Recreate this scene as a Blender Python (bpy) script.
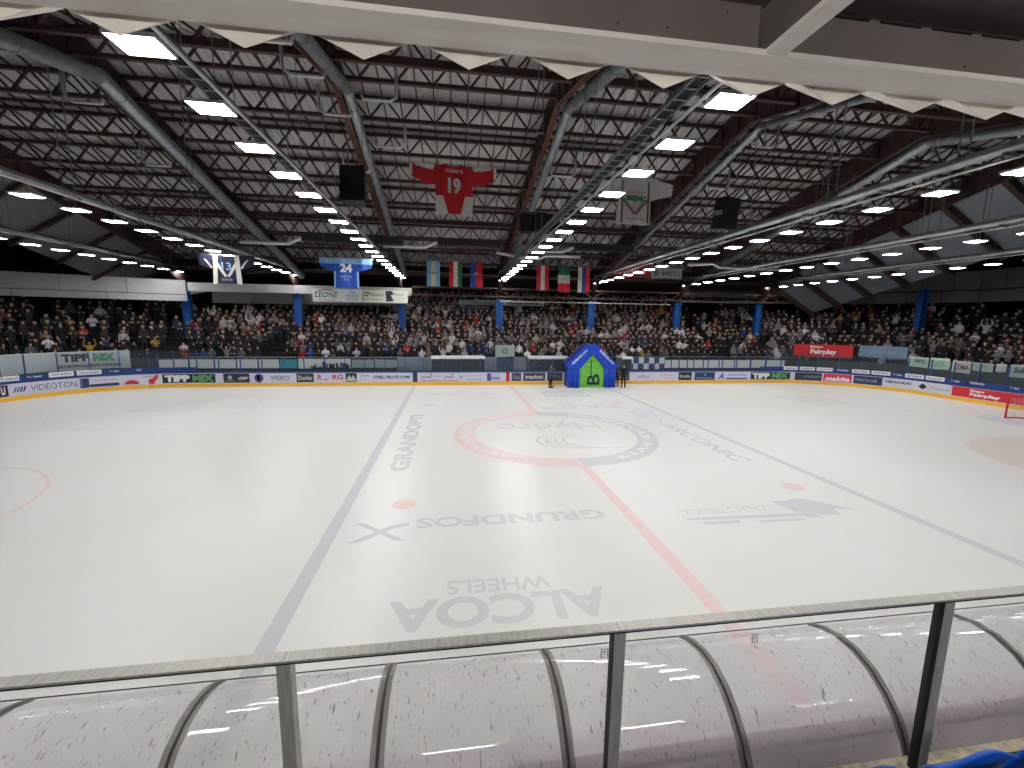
import bpy, bmesh, math, random
from math import sin, cos, pi, sqrt, atan2, radians
from mathutils import Vector, Matrix
random.seed(7)
for o in list(bpy.data.objects): bpy.data.objects.remove(o)
S = bpy.context.scene
COL = S.collection

# ------------------------------------------------------------------ camera
CX, CY, CH = -4.568, -18.23, 4.912
YAW, PIT, ROLL, FPX = .1431, .1436, .0138, 426.24
fw = Vector((sin(YAW)*cos(PIT), cos(YAW)*cos(PIT), -sin(PIT)))
rr = Vector((cos(YAW), -sin(YAW), 0)); uu = rr.cross(fw)
r2 = rr*cos(ROLL)+uu*sin(ROLL); u2 = -rr*sin(ROLL)+uu*cos(ROLL)
cam_d = bpy.data.cameras.new('camera'); cam = bpy.data.objects.new('camera', cam_d); COL.objects.link(cam)
cam.matrix_world = Matrix(((r2.x, u2.x, -fw.x, CX), (r2.y, u2.y, -fw.y, CY), (r2.z, u2.z, -fw.z, CH), (0, 0, 0, 1)))
cam_d.sensor_width = 36; cam_d.lens = FPX/1024*36; cam_d.clip_start = .05; cam_d.clip_end = 300
S.camera = cam
# ------------------------------------------------------------------ world, exposure
w = bpy.data.worlds.new('world'); S.world = w; w.use_nodes = True
w.node_tree.nodes['Background'].inputs[0].default_value = (.6, .65, .7, 1)
w.node_tree.nodes['Background'].inputs[1].default_value = .04
S.view_settings.view_transform = 'Standard'; S.view_settings.look = 'None'
S.view_settings.gamma = 1; S.view_settings.exposure = 0.0; S.view_settings.use_curve_mapping = False
LAMP = 68.0          # radiance of the ceiling panels

def ray(u, v): return fw + r2*((u-512)/FPX) + u2*((384-v)/FPX)
def proj(p):
    d = Vector(p)-Vector((CX, CY, CH)); z = d.dot(fw)
    if z < .05: return None
    return 512+FPX*d.dot(r2)/z, 384-FPX*d.dot(u2)/z, z
def in_view(p, m=40):
    q = proj(p)
    return bool(q) and -m < q[0] < 1024+m and -m < q[1] < 768+m

# ------------------------------------------------------------------ materials
def lin(c):
    return tuple(((x/12.92) if x <= .04045 else ((x+.055)/1.055)**2.4) for x in c)
MATS = {}
def mat(name, rgb, rough=.6, metal=0., noise=.0, scale=6., spec=.4, srgb=True, bump=0., stretch=None):
    if name in MATS: return MATS[name]
    m = bpy.data.materials.new(name); m.use_nodes = True; nt = m.node_tree; b = nt.nodes['Principled BSDF']
    c = lin(rgb) if srgb else rgb
    b.inputs['Base Color'].default_value = (*c, 1); b.inputs['Roughness'].default_value = rough
    b.inputs['Metallic'].default_value = metal; b.inputs['Specular IOR Level'].default_value = spec
    if noise or bump:
        tc = nt.nodes.new('ShaderNodeTexCoord'); nz = nt.nodes.new('ShaderNodeTexNoise')
        nz.inputs['Scale'].default_value = scale; nz.inputs['Detail'].default_value = 5
        src = tc.outputs['Object']
        if stretch:
            mp = nt.nodes.new('ShaderNodeMapping'); mp.inputs['Scale'].default_value = stretch
            nt.links.new(src, mp.inputs[0]); src = mp.outputs[0]
        nt.links.new(src, nz.inputs['Vector'])
        if noise:
            rp = nt.nodes.new('ShaderNodeValToRGB')
            rp.color_ramp.elements[0].position = .3; rp.color_ramp.elements[1].position = .7
            rp.color_ramp.elements[0].color = (*[x*(1-noise) for x in c], 1)
            rp.color_ramp.elements[1].color = (*[min(1, x*(1+noise)) for x in c], 1)
            nt.links.new(nz.outputs['Fac'], rp.inputs[0]); nt.links.new(rp.outputs[0], b.inputs['Base Color'])
        if bump:
            bp = nt.nodes.new('ShaderNodeBump'); bp.inputs['Strength'].default_value = bump
            nt.links.new(nz.outputs['Fac'], bp.inputs['Height']); nt.links.new(bp.outputs[0], b.inputs['Normal'])
    MATS[name] = m; return m
def emit(name, rgb, s):
    m = bpy.data.materials.new(name); m.use_nodes = True; nt = m.node_tree; b = nt.nodes['Principled BSDF']
    b.inputs['Emission Color'].default_value = (*rgb, 1); b.inputs['Emission Strength'].default_value = s
    b.inputs['Base Color'].default_value = (.8, .8, .8, 1)
    MATS[name] = m; return m
M_beam = mat('dark_brown_paint', (.26, .19, .175), .6, noise=.25, scale=2)
M_orange = mat('rust_brown_face', (.40, .25, .20), .6, noise=.25, scale=3)
M_joist = mat('joist_brown', (.25, .175, .16), .6)
M_deck = mat('roof_deck_grey', (.67, .655, .65), .6, noise=.1, scale=.6)
M_deck2 = mat('hip_deck_bluegrey', (.50, .53, .57), .6, noise=.1, scale=.6)
M_deck3 = mat('hip_deck_grey', (.46, .445, .44), .6, noise=.1, scale=.6)
M_duct = mat('galvanised_duct', (.62, .64, .65), .38, .75, noise=.15, scale=5)
M_pipe = mat('pale_pipe', (.80, .80, .80), .4, .3)
M_tray = mat('cable_tray_grey', (.48, .50, .51), .5, .4, noise=.15, scale=6)
M_cable = mat('cable_dark', (.12, .12, .13), .6)
M_black = mat('black_matt', (.05, .05, .055), .6)
M_white = mat('white_paint', (.86, .86, .88), .5)
M_offw = mat('offwhite_panel', (.70, .70, .71), .6, noise=.06, scale=1.2)
M_greyp = mat('grey_panel', (.46, .45, .45), .7, noise=.08, scale=1.2)
M_board = mat('board_white', (.80, .80, .88), .4)
M_yellow = mat('kick_plate_yellow', (.93, .72, .25), .4)
M_cap = mat('cap_blue', (.12, .22, .46), .45)
M_blue = mat('column_blue', (.08, .30, .58), .5)
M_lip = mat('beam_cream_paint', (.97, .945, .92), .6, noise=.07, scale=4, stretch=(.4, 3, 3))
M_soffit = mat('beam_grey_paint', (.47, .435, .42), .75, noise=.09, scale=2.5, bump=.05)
M_fold = mat('folded_sheet_cream', (.93, .90, .86), .6, noise=.08, scale=5)
M_steel = mat('brushed_steel', (.72, .71, .69), .42, .2, noise=.15, scale=8, stretch=(8, 1, 1))
M_gasket = mat('black_gasket', (.05, .045, .045), .6)
M_floor = mat('dark_terrace_floor', (.17, .155, .15), .85, noise=.4, scale=12)
M_conc = mat('terrace_concrete', (.09, .09, .10), .9, noise=.2, scale=3)
M_dark = mat('dark_wall', (.10, .10, .12), .9)
M_seat = mat('seat_blue_plastic', (.03, .33, .76), .35, noise=.05, scale=9)
M_ledge = mat('ledge_cream', (.80, .76, .66), .7, noise=.3, scale=18)
M_red = mat('red_paint', (.78, .10, .14), .5)
M_skin = mat('skin', (.66, .52, .45), .6)
M_trous = mat('dark_trousers', (.10, .10, .13), .8)
M_hair = mat('dark_hair', (.13, .09, .07), .7)
def C(rgb, rough=.5): return mat('paint_%02x%02x%02x' % tuple(int(255*x) for x in rgb), rgb, rough)
NAVY, INK, GREEN, PINK, TEAL = (.16, .20, .38), (.13, .14, .17), (.25, .50, .30), (.80, .45, .52), (.18, .62, .68)
M_lamp = emit('lamp_panel', (1, .988, .972), LAMP)
M_tube = emit('tube_glow', (1, .97, .93), 190.)
# ice
def ice_mat():
    m = bpy.data.materials.new('ice'); m.use_nodes = True; nt = m.node_tree; b = nt.nodes['Principled BSDF']
    tc = nt.nodes.new('ShaderNodeTexCoord')
    n1 = nt.nodes.new('ShaderNodeTexNoise'); n1.inputs['Scale'].default_value = .12; n1.inputs['Detail'].default_value = 4
    rp = nt.nodes.new('ShaderNodeValToRGB'); rp.color_ramp.elements[0].position = .35; rp.color_ramp.elements[1].position = .7
    rp.color_ramp.elements[0].color = (*lin((.855, .855, .84)), 1); rp.color_ramp.elements[1].color = (*lin((.88, .882, .876)), 1)
    nt.links.new(tc.outputs['Object'], n1.inputs['Vector']); nt.links.new(n1.outputs['Fac'], rp.inputs[0])
    nt.links.new(rp.outputs[0], b.inputs['Base Color'])
    n2 = nt.nodes.new('ShaderNodeTexNoise'); n2.inputs['Scale'].default_value = .5; n2.inputs['Detail'].default_value = 6
    mp = nt.nodes.new('ShaderNodeMapping'); mp.inputs['Scale'].default_value = (.25, 1.6, 1); mp.inputs['Rotation'].default_value = (0, 0, .2)
    nt.links.new(tc.outputs['Object'], mp.inputs[0]); nt.links.new(mp.outputs[0], n2.inputs['Vector'])
    mr = nt.nodes.new('ShaderNodeMapRange'); mr.inputs[3].default_value = .27; mr.inputs[4].default_value = .37
    nt.links.new(n2.outputs['Fac'], mr.inputs[0]); nt.links.new(mr.outputs[0], b.inputs['Roughness'])
    b.inputs['Specular IOR Level'].default_value = .22
    return m
M_ice = ice_mat()
def ice_paint(name, rgb):
    m = mat(name, rgb, .32, spec=.22); return m
def glass_mat(name, tint, fac, rough=.1, scratch=False, diff=(.8, .78, .80)):
    m = bpy.data.materials.new(name); m.use_nodes = True; nt = m.node_tree; nt.nodes.remove(nt.nodes['Principled BSDF'])
    out = nt.nodes['Material Output']
    tr = nt.nodes.new('ShaderNodeBsdfTransparent'); tr.inputs[0].default_value = (*tint, 1)
    pb = nt.nodes.new('ShaderNodeBsdfPrincipled'); pb.inputs['Base Color'].default_value = (*lin(diff), 1)
    pb.inputs['Roughness'].default_value = rough; pb.inputs['Specular IOR Level'].default_value = .6
    mx = nt.nodes.new('ShaderNodeMixShader'); mx.inputs[0].default_value = fac
    nt.links.new(tr.outputs[0], mx.inputs[1]); nt.links.new(pb.outputs[0], mx.inputs[2]); nt.links.new(mx.outputs[0], out.inputs[0])
    if scratch:
        tc = nt.nodes.new('ShaderNodeTexCoord')
        val = None
        for rot, sc in (((0, 0, .3), (95, 15, 15)), ((.3, 0, .5), (80, 17, 17)), ((0, 0, 1.2), (60, 9, 9))):
            mp = nt.nodes.new('ShaderNodeMapping'); mp.inputs['Scale'].default_value = sc; mp.inputs['Rotation'].default_value = rot
            nz = nt.nodes.new('ShaderNodeTexNoise'); nz.inputs['Scale'].default_value = 1.0; nz.inputs['Detail'].default_value = 2
            nt.links.new(tc.outputs['Object'], mp.inputs[0]); nt.links.new(mp.outputs[0], nz.inputs['Vector'])
            mr = nt.nodes.new('ShaderNodeMapRange'); mr.inputs[1].default_value = .66; mr.inputs[2].default_value = .72
            nt.links.new(nz.outputs['Fac'], mr.inputs[0])
            if val is None: val = mr.outputs[0]
            else:
                mm = nt.nodes.new('ShaderNodeMath'); mm.operation = 'MAXIMUM'
                nt.links.new(val, mm.inputs[0]); nt.links.new(mr.outputs[0], mm.inputs[1]); val = mm.outputs[0]
        # broad grime in blotches, and a band of dirt at the lower edge of the sheets
        ng = nt.nodes.new('ShaderNodeTexNoise'); ng.inputs['Scale'].default_value = 2.2; ng.inputs['Detail'].default_value = 6
        nt.links.new(tc.outputs['Object'], ng.inputs['Vector'])
        sx = nt.nodes.new('ShaderNodeSeparateXYZ'); nt.links.new(tc.outputs['Object'], sx.inputs[0])
        dm = nt.nodes.new('ShaderNodeMapRange'); dm.inputs[1].default_value = 2.02; dm.inputs[2].default_value = 1.80; 
        nt.links.new(sx.outputs['Z'], dm.inputs[0])
        dmul = nt.nodes.new('ShaderNodeMath'); dmul.operation = 'MULTIPLY'; nt.links.new(dm.outputs[0], dmul.inputs[0]); nt.links.new(ng.outputs['Fac'], dmul.inputs[1])
        f1 = nt.nodes.new('ShaderNodeMath'); f1.operation = 'MULTIPLY_ADD'; f1.inputs[1].default_value = .14; f1.inputs[2].default_value = fac-.07
        nt.links.new(ng.outputs['Fac'], f1.inputs[0])
        f2 = nt.nodes.new('ShaderNodeMath'); f2.operation = 'MULTIPLY_ADD'; f2.inputs[1].default_value = .35
        nt.links.new(val, f2.inputs[0]); nt.links.new(f1.outputs[0], f2.inputs[2])
        f3 = nt.nodes.new('ShaderNodeMath'); f3.operation = 'MULTIPLY_ADD'; f3.inputs[1].default_value = .9; f3.use_clamp = True
        nt.links.new(dmul.outputs[0], f3.inputs[0]); nt.links.new(f2.outputs[0], f3.inputs[2]); nt.links.new(f3.outputs[0], mx.inputs[0])
        am = nt.nodes.new('ShaderNodeMath'); am.operation = 'MAXIMUM'; nt.links.new(val, am.inputs[0])
        d2 = nt.nodes.new('ShaderNodeMath'); d2.operation = 'MULTIPLY'; d2.inputs[1].default_value = 1.3; d2.use_clamp = True
        nt.links.new(dmul.outputs[0], d2.inputs[0]); nt.links.new(d2.outputs[0], am.inputs[1])
        mc = nt.nodes.new('ShaderNodeMix'); mc.data_type = 'RGBA'
        mc.inputs[6].default_value = (*lin(diff), 1); mc.inputs[7].default_value = (*lin((.42, .38, .36)), 1)
        nt.links.new(am.outputs[0], mc.inputs[0]); nt.links.new(mc.outputs[2], pb.inputs['Base Color'])
    return m
M_acryl = glass_mat('scratched_acrylic', (.95, .935, .945), .40, .035, True, (.84, .82, .835))
M_band = glass_mat('frosted_joint_band', (.62, .60, .58), .45, .3, False, (.45, .43, .41))
M_pane = glass_mat('clear_pane', (.97, .975, .97), .03, .03)
M_glass = glass_mat('rink_glass', (.90, .915, .93), .05, .06, False, (.6, .65, .7))
M_frost = glass_mat('frosted_glass', (.7, .75, .8), .6, .25, False, (.55, .60, .64))
M_net = mat('net_white', (.75, .75, .76), .8)

# ------------------------------------------------------------------ mesh helpers
class MB:
    def __init__(s): s.v = []; s.f = []; s.m = []; s.mi = 0
    def quadbox(s, P):
        n = len(s.v); s.v += [tuple(p) for p in P]
        for a in ((0, 3, 2, 1), (4, 5, 6, 7), (0, 1, 5, 4), (1, 2, 6, 5), (2, 3, 7, 6), (3, 0, 4, 7)):
            s.f.append(tuple(n+i for i in a)); s.m.append(s.mi)
        return s
    def box(s, x0, x1, y0, y1, z0, z1):
        return s.quadbox([(x0, y0, z0), (x1, y0, z0), (x1, y1, z0), (x0, y1, z0), (x0, y0, z1), (x1, y0, z1), (x1, y1, z1), (x0, y1, z1)])
    def bar(s, p, q, w_, h_, up=(0, 0, 1)):
        p = Vector(p); q = Vector(q); d = (q-p).normalized(); up = Vector(up)
        if abs(d.dot(up)) > .98: up = Vector((0, 1, 0))
        a = d.cross(up).normalized()*w_/2; b = a.cross(d).normalized()*h_/2
        return s.quadbox([p-a-b, p+a-b, q+a-b, q-a-b, p-a+b, p+a+b, q+a+b, q-a+b])
    def tube(s, pts, r, n=8, cap=True, prof=None):
        pts = [Vector(p) for p in pts]; base = len(s.v); up = Vector((0, 0, 1)); prev = None
        for i, p in enumerate(pts):
            d = (pts[min(i+1, len(pts)-1)]-pts[max(i-1, 0)]).normalized()
            if prev is None:
                u_ = up if abs(d.dot(up)) < .95 else Vector((0, 1, 0)); a = d.cross(u_).normalized()
            else:
                a = (prev-d*prev.dot(d)); a = a.normalized() if a.length > 1e-5 else d.orthogonal().normalized()
            prev = a; b = d.cross(a); rad = r if prof is None else prof[i]
            for k in range(n):
                t = 2*pi*k/n; s.v.append(tuple(p+a*cos(t)*rad+b*sin(t)*rad))
        for i in range(len(pts)-1):
            for k in range(n):
                a0 = base+i*n+k; a1 = base+i*n+(k+1) % n; s.f.append((a0, a1, a1+n, a0+n)); s.m.append(s.mi)
        if cap:
            s.f.append(tuple(base+k for k in range(n))[::-1]); s.m.append(s.mi)
            s.f.append(tuple(base+(len(pts)-1)*n+k for k in range(n))); s.m.append(s.mi)
        return s
    def prism(s, poly, f0, f1):
        n = len(poly); b = len(s.v)
        s.v += [tuple(f0(p)) for p in poly]+[tuple(f1(p)) for p in poly]
        s.f.append(tuple(b+i for i in range(n))); s.f.append(tuple(b+n+i for i in range(n))[::-1]); s.m += [s.mi]*2
        for i in range(n):
            j = (i+1) % n; s.f.append((b+i, b+n+i, b+n+j, b+j)); s.m.append(s.mi)
        return s
    def quad(s, *P):
        n = len(s.v); s.v += [tuple(p) for p in P]; s.f.append(tuple(range(n, n+len(P)))); s.m.append(s.mi); return s
    def mesh(s, name, mats, smooth=False):
        me = bpy.data.meshes.new(name); me.from_pydata(s.v, [], s.f); me.validate()
        for m in (mats if isinstance(mats, (list, tuple)) else [mats]): me.materials.append(m)
        if len(s.m) == len(me.polygons): me.polygons.foreach_set('material_index', s.m)
        bm = bmesh.new(); bm.from_mesh(me)
        if smooth: bmesh.ops.remove_doubles(bm, verts=bm.verts, dist=1e-5)
        bmesh.ops.recalc_face_normals(bm, faces=bm.faces); bm.to_mesh(me); bm.free()
        if smooth: me.polygons.foreach_set('use_smooth', [True]*len(me.polygons))
        me.update(); return me
    def build(s, name, mats, parent=None, smooth=False):
        return link(name, s.mesh(name, mats, smooth), parent)
def link(name, me, parent=None, loc=None):
    o = bpy.data.objects.new(name, me); COL.objects.link(o)
    if parent: o.parent = parent
    if loc is not None: o.location = loc
    return o
def local(o_parent, me):     # bring world-built geometry into a placed parent's space
    me.transform(o_parent.matrix_basis.inverted()); return me
def tag(o, label=None, cat=None, group=None, kind=None):
    if label: o['label'] = label
    if cat: o['category'] = cat
    if group: o['group'] = group
    if kind: o['kind'] = kind
    return o
def empty(name, loc=(0, 0, 0), rz=0, **k):
    o = bpy.data.objects.new(name, None); COL.objects.link(o); o.location = loc; o.rotation_euler = (0, 0, rz)
    return tag(o, **k)
def struct(name, mb, m): return tag(mb.build(name, m), kind='structure')
def copy_tree(o, parent=None):
    kids = list(KIDS.get(o.name, ()))
    c = o.copy(); COL.objects.link(c); c.parent = parent; out = []
    for ch in kids:
        out.append(copy_tree(ch, c))
    KIDS[c.name] = out
    return c
KIDS = {}
def kids(o, *ch):
    KIDS.setdefault(o.name, []).extend(ch)
_TC = {}
def text_geo(body, h=1., offset=0., shear=0., spacing=1., align='CENTER', res=2):
    """letters as flat geometry, centred; returns verts (x, y), faces"""
    key = (body, offset, shear, spacing, res)
    if key not in _TC:
        cu = bpy.data.curves.new('letters', 'FONT'); cu.body = body; cu.size = 1; cu.offset = offset; cu.shear = shear
        cu.space_character = spacing; cu.align_x = 'CENTER'; cu.align_y = 'CENTER'; cu.resolution_u = res; cu.space_line = .85
        ob = bpy.data.objects.new('letters', cu); COL.objects.link(ob)
        bpy.context.view_layer.update()
        me = bpy.data.meshes.new_from_object(ob.evaluated_get(bpy.context.evaluated_depsgraph_get()))
        vs = [(v.co.x, v.co.y) for v in me.vertices]; fs = [tuple(p.vertices) for p in me.polygons]
        bpy.data.objects.remove(ob); bpy.data.curves.remove(cu); bpy.data.meshes.remove(me)
        x0 = min(v[0] for v in vs); x1 = max(v[0] for v in vs); y0 = min(v[1] for v in vs); y1 = max(v[1] for v in vs)
        vs = [((x-(x0+x1)/2)/(y1-y0), (y-(y0+y1)/2)/(y1-y0)) for x, y in vs]
        _TC[key] = (vs, fs, (x1-x0)/(y1-y0))
    return _TC[key]
def add_text(mb, body, fn, h=None, wdt=None, **k):
    """put letters on a surface: fn(x, y) -> point; h = height, wdt = width to fit"""
    vs, fs, asp = text_geo(body, **k)
    if h is None: h = wdt/asp
    sx = h if wdt is None else wdt/asp
    n = len(mb.v)
    for x, y in vs: mb.v.append(tuple(fn(x*sx, y*h)))
    for f in fs: mb.f.append(tuple(n+i for i in f)); mb.m.append(mb.mi)

# ------------------------------------------------------------------ the rink outline
R0 = 7.0; LX = 30.0; LY = 15.0; ARC = R0*pi/2
def P(s, d=0., z=0.):
    """point at arc length s along the far boards (0 = centre line, + to the right), d metres outside them"""
    g = 1 if s >= 0 else -1; a = abs(s)
    if a <= LX-R0: return Vector((s, LY+d, z))
    a -= LX-R0
    if a <= ARC:
        t = a/R0; return Vector((g*(LX-R0+(R0+d)*sin(t)), LY-R0+(R0+d)*cos(t), z))
    return Vector((g*(LX+d), LY-R0-(a-ARC), z))
def ANG(s):
    g = 1 if s >= 0 else -1; a = abs(s)-(LX-R0)
    return g*max(0., min(pi/2, a/R0))
def s_of(u, d=0.):
    """arc length of the boards' point seen along bearing u of the picture"""
    dr = ray(u, 384); target = atan2(dr.x, dr.y)
    lo, hi = -46., 48.
    for _ in range(40):
        m = (lo+hi)/2; p = P(m, d); a = atan2(p.x-CX, p.y-CY)
        if a < target: lo = m
        else: hi = m
    return (lo+hi)/2
def sz(u, v, d=0.):
    s = s_of(u, d)
    for _ in range(3):
        p = P(s, d); dr = ray(u, v); t = sqrt(((p.x-CX)**2+(p.y-CY)**2)/(dr.x**2+dr.y**2))
        z = CH+dr.z*t
    return s, z

# ================================================================== SETTING
mb = MB(); mb.box(-60, 60, -30, 45, -.4, -.02); struct('floor', mb, M_conc)
# ice slab with rounded corners
def rink_poly(d=0., n=10):
    out = []
    for sx, sy, t0 in ((1, 1, 0), (-1, 1, pi/2), (-1, -1, pi), (1, -1, 3*pi/2)):
        for i in range(n+1):
            t = t0+pi/2*i/n
            out.append((sx*(LX-R0)+(R0+d)*cos(t), sy*(LY-R0)+(R0+d)*sin(t)))
    return out
mb = MB(); mb.prism(rink_poly(.02), lambda p: (p[0], p[1], 0), lambda p: (p[0], p[1], -.05))
ice = struct('floor', mb, M_ice); ice.name = 'floor_ice'
# painted markings under the ice: thin films on the ice slab
ZI = .0015
P_blue = ice_paint('ice_line_blue', (.77, .785, .80)); P_red = ice_paint('ice_line_red', (.88, .785, .785))
P_grey = ice_paint('ice_letter_grey', (.795, .798, .80)); P_grey2 = ice_paint('ice_letter_grey_dark', (.765, .768, .775))
P_pink = ice_paint('ice_pink_ring', (.885, .805, .805)); P_navy = ice_paint('ice_navy_ring', (.785, .79, .805))
P_spot = ice_paint('ice_red_spot', (.865, .775, .775)); P_crease = ice_paint('ice_tinted_circle', (.845, .805, .785))
P_sky = ice_paint('ice_pale_blue', (.79, .82, .86)); P_white = ice_paint('ice_white', (.872, .874, .866))
P_faint = ice_paint('ice_faint_line', (.835, .832, .828))
P_olive = ice_paint('ice_olive', (.79, .78, .74))
mark_n = [0]
def mark(name, mb, m, lab=None):
    o = mb.build(name, m, ice); mark_n[0] += 1
    o.location.z += mark_n[0]*.00008
    if lab: o['label'] = lab
    return o
def flat(x0, x1, y0, y1, z=ZI): return MB().quad((x0, y0, z), (x1, y0, z), (x1, y1, z), (x0, y1, z))
BL = 7.36
mark('blue_line', flat(-BL-.15, -BL+.15, -15, 15), P_blue); mark('blue_line', flat(BL-.15, BL+.15, -15, 15), P_blue)
mark('red_line', flat(-.15, .15, -15, -4.5), P_red); mark('red_line', flat(-.15, .15, 4.5, 15), P_red)
for g in (-1, 1):
    mark('goal_line', flat(g*26-.03, g*26+.03, -13.9, 13.9), P_red)
def disc(x, y, r, n=32):
    return MB().quad(*[(x+r*cos(2*pi*i/n), y+r*sin(2*pi*i/n), ZI) for i in range(n)])
def ring(x, y, r0, r1, a0=0, a1=2*pi, n=48):
    m = MB()
    for i in range(n):
        a, b = a0+(a1-a0)*i/n, a0+(a1-a0)*(i+1)/n
        m.quad(*[(x+r*cos(t), y+r*sin(t), ZI) for r, t in ((r0, a), (r1, a), (r1, b), (r0, b))])
    return m
mark('ring_half', ring(0, 0, 3.62, 4.5, pi/2, 3*pi/2), P_pink); mark('ring_half', ring(0, 0, 3.62, 4.5, -pi/2, pi/2), P_navy)
for g in (-1, 1):
    for y in (-7, 7):
        mark('faceoff_spot', disc(g*(BL-1.5), y, .32), P_spot)
        if y < 0: mark('faceoff_circle', disc(g*20, y, 4.5, 48), P_crease if g > 0 else P_white)
        mark('faceoff_ring', ring(g*20, y, 4.42, 4.52), P_pink if y < 0 else P_faint)
        mark('faceoff_spot', disc(g*20, y, .3), P_spot)
mark('goal_crease', ring(26, 0, 0, 1.8, pi/2, 3*pi/2, 24), P_sky)
def ice_text(body, x, y, h, wdt, rot, m, **k):
    mb = MB(); c, s_ = cos(rot), sin(rot)
    add_text(mb, body, lambda a, b: (x+a*c-b*s_, y+a*s_+b*c, ZI), h=h, wdt=wdt, res=6, **k)
    return mark('lettering', mb, m)
ice_text('ALCOA', -3.72, -11.52, .80, 3.9, pi, P_grey, offset=.035)
ice_text('WHEELS', -3.7, -10.84, .42, 1.95, pi, P_grey, offset=.015)
ice_text('GRUNDFOS', -3.05, -8.15, .55, 4.8, pi, P_grey, offset=.035)
# crossed emblem left of the lettering
z = ZI
for q in ([(-5.85, -8.95, z), (-5.62, -8.95, z), (-6.7, -8.0, z), (-6.92, -8.0, z)], [(-6.9, -8.95, z), (-6.62, -8.95, z), (-5.92, -8.35, z), (-6.05, -8.22, z)], [(-6.05, -8.22, z), (-5.92, -8.35, z), (-5.6, -8.22, z), (-5.6, -8.08, z)]):
    mark('crossed_emblem', MB().quad(*q), P_grey2)
ice_text('GRANDOPTI', -6.32, 0, .68, 8.7, pi/2, P_grey2, offset=.045)
ice_text('ARCONIC', 6.0, -1.65, .72, 5.9, -pi/2, P_grey2, offset=.012, shear=.1)
for dx, dy in ((0, 0), (.5, .75), (-.35, 1.3), (.45, 1.75)):
    mark('cloud_loop', ring(5.6+dx, 2.2+dy, .55, .68, n=16), P_sky)
ice_text('Hydro', 0, 1.45, 1.9, 5.0, pi, P_grey, offset=0)
for k in range(4):
    mb = MB(); cx_ = -.9+k*.42; n = 14
    for i in range(n):
        a, b = pi*.5+pi*i/n, pi*.5+pi*(i+1)/n
        f = lambda t, r: (cx_+.9+(1.7+k*.1)*cos(t)*r*.62+.0, -1.3+(1.0-.03*k)*sin(t)*r, ZI)
        wq = lambda t: .10*(1-abs((t-pi)/(pi/2)))+.015
        mb.quad(f(a, 1-wq(a)), f(a, 1), f(b, 1), f(b, 1-wq(b)))
    mb.quad((cx_+.9, -2.28, ZI), (cx_+.9, -2.34, ZI), (cx_+2.4, -2.55, ZI))
    mark('swoosh', mb, P_olive)
ice_text('FELSZÁLLÓ TRUCK', 3.05, -8.35, .42, 3.3, pi, P_grey, shear=-.2)
mark('letter_bar', MB().quad((1.5, -8.78, ZI), (4.9, -8.9, ZI), (4.9, -8.7, ZI), (1.3, -8.66, ZI)), P_navy)
mark('letter_bar', MB().quad((1.7, -9.05, ZI), (2.6, -9.05, ZI), (2.7, -8.9, ZI), (1.6, -8.9, ZI)), P_grey)
mark('letter_bar', MB().quad((3.2, -9.1, ZI), (4.4, -9.1, ZI), (4.4, -8.97, ZI), (3.1, -8.97, ZI)), P_grey)
mark('arrow_emblem', MB().quad((4.35, -7.95, ZI), (5.2, -7.9, ZI), (4.95, -9.0, ZI), (4.6, -9.0, ZI)), P_navy)
mark('arrow_emblem', MB().quad((5.0, -7.85, ZI), (5.45, -7.85, ZI), (6.35, -8.75, ZI), (5.75, -8.55, ZI), (5.6, -8.9, ZI), (5.05, -8.9, ZI)), P_navy)
ice_text('GRANDOPTI  ☁', -3.9, 10.9, 1.1, 5.3, pi, P_sky, offset=.02) if False else ice_text('ARCONIC', -3.9, 10.8, 1.1, 5.3, pi, P_sky, offset=.03)
mark('letter_block', flat(1.7, 5.0, 9.4, 11.5), P_grey)
ice_text('DORKO', 3.35, 10.4, 1.2, 2.9, pi, P_white, offset=.04)
ice_text('PULZUS', 3.0, 5.75, .85, 4.8, pi, P_grey, offset=.03)
# letters that follow the centre ring
def ring_text(body, a_mid, wdt, m):
    mb = MB(); rm = 4.06
    add_text(mb, body, lambda x, y: ((rm+y)*cos(a_mid-x/rm), (rm+y)*sin(a_mid-x/rm), ZI), h=.5, wdt=wdt, offset=.04)
    mark('lettering', mb, m)
ring_text('FEHÉRVÁR AV19', -.02, 9.5, P_white); ring_text('MAGYARORSZÁG', pi, 10.0, P_white)
# faint advertising blocks in the end zones
for x0, y0 in ((-21.5, 6.3), (18.2, 5.2)):
    for i in range(3):
        mark('faint_block', MB().quad((x0+i*1.2, y0, ZI), (x0+1.0+i*1.2, y0-.2, ZI), (x0+.5+i*1.2, y0+3.0, ZI), (x0-.5+i*1.2, y0+3.2, ZI)), P_faint)

# ---- terraces of the far stand (stepped, follows the boards round the corners)
N_ROW = 15; D0 = 2.9; DD = .82; Z0 = .95; DZ = .385
def s_samples(a, b):
    out = [a]; step = 1.2
    x = a
    while x < b-1e-6:
        nx = x+(step if abs(x+.01) < LX-R0 or abs(x-.01) > LX-R0+ARC else .4)
        for k in (-(LX-R0), LX-R0, -(LX-R0+ARC), LX-R0+ARC):
            if x < k-1e-6 < nx-1e-6: nx = k
        x = min(nx, b); out.append(x)
    return out
SS = s_samples(-42, 52)
def strip(mb, prof, ss, close=False):
    """sweep a (d, z) profile along the boards"""
    base = len(mb.v); n = len(prof)
    for s in ss:
        for d, z in prof: mb.v.append(tuple(P(s, d, z)))
    for i in range(len(ss)-1):
        for k in range(n if close else n-1):
            a = base+i*n+k; b = base+i*n+(k+1) % n
            mb.f.append((a, b, b+n, a+n)); mb.m.append(mb.mi)
    if close:
        mb.f.append(tuple(base+k for k in range(n))); mb.f.append(tuple(base+(len(ss)-1)*n+k for k in range(n))[::-1]); mb.m += [mb.mi]*2
    return mb
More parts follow.
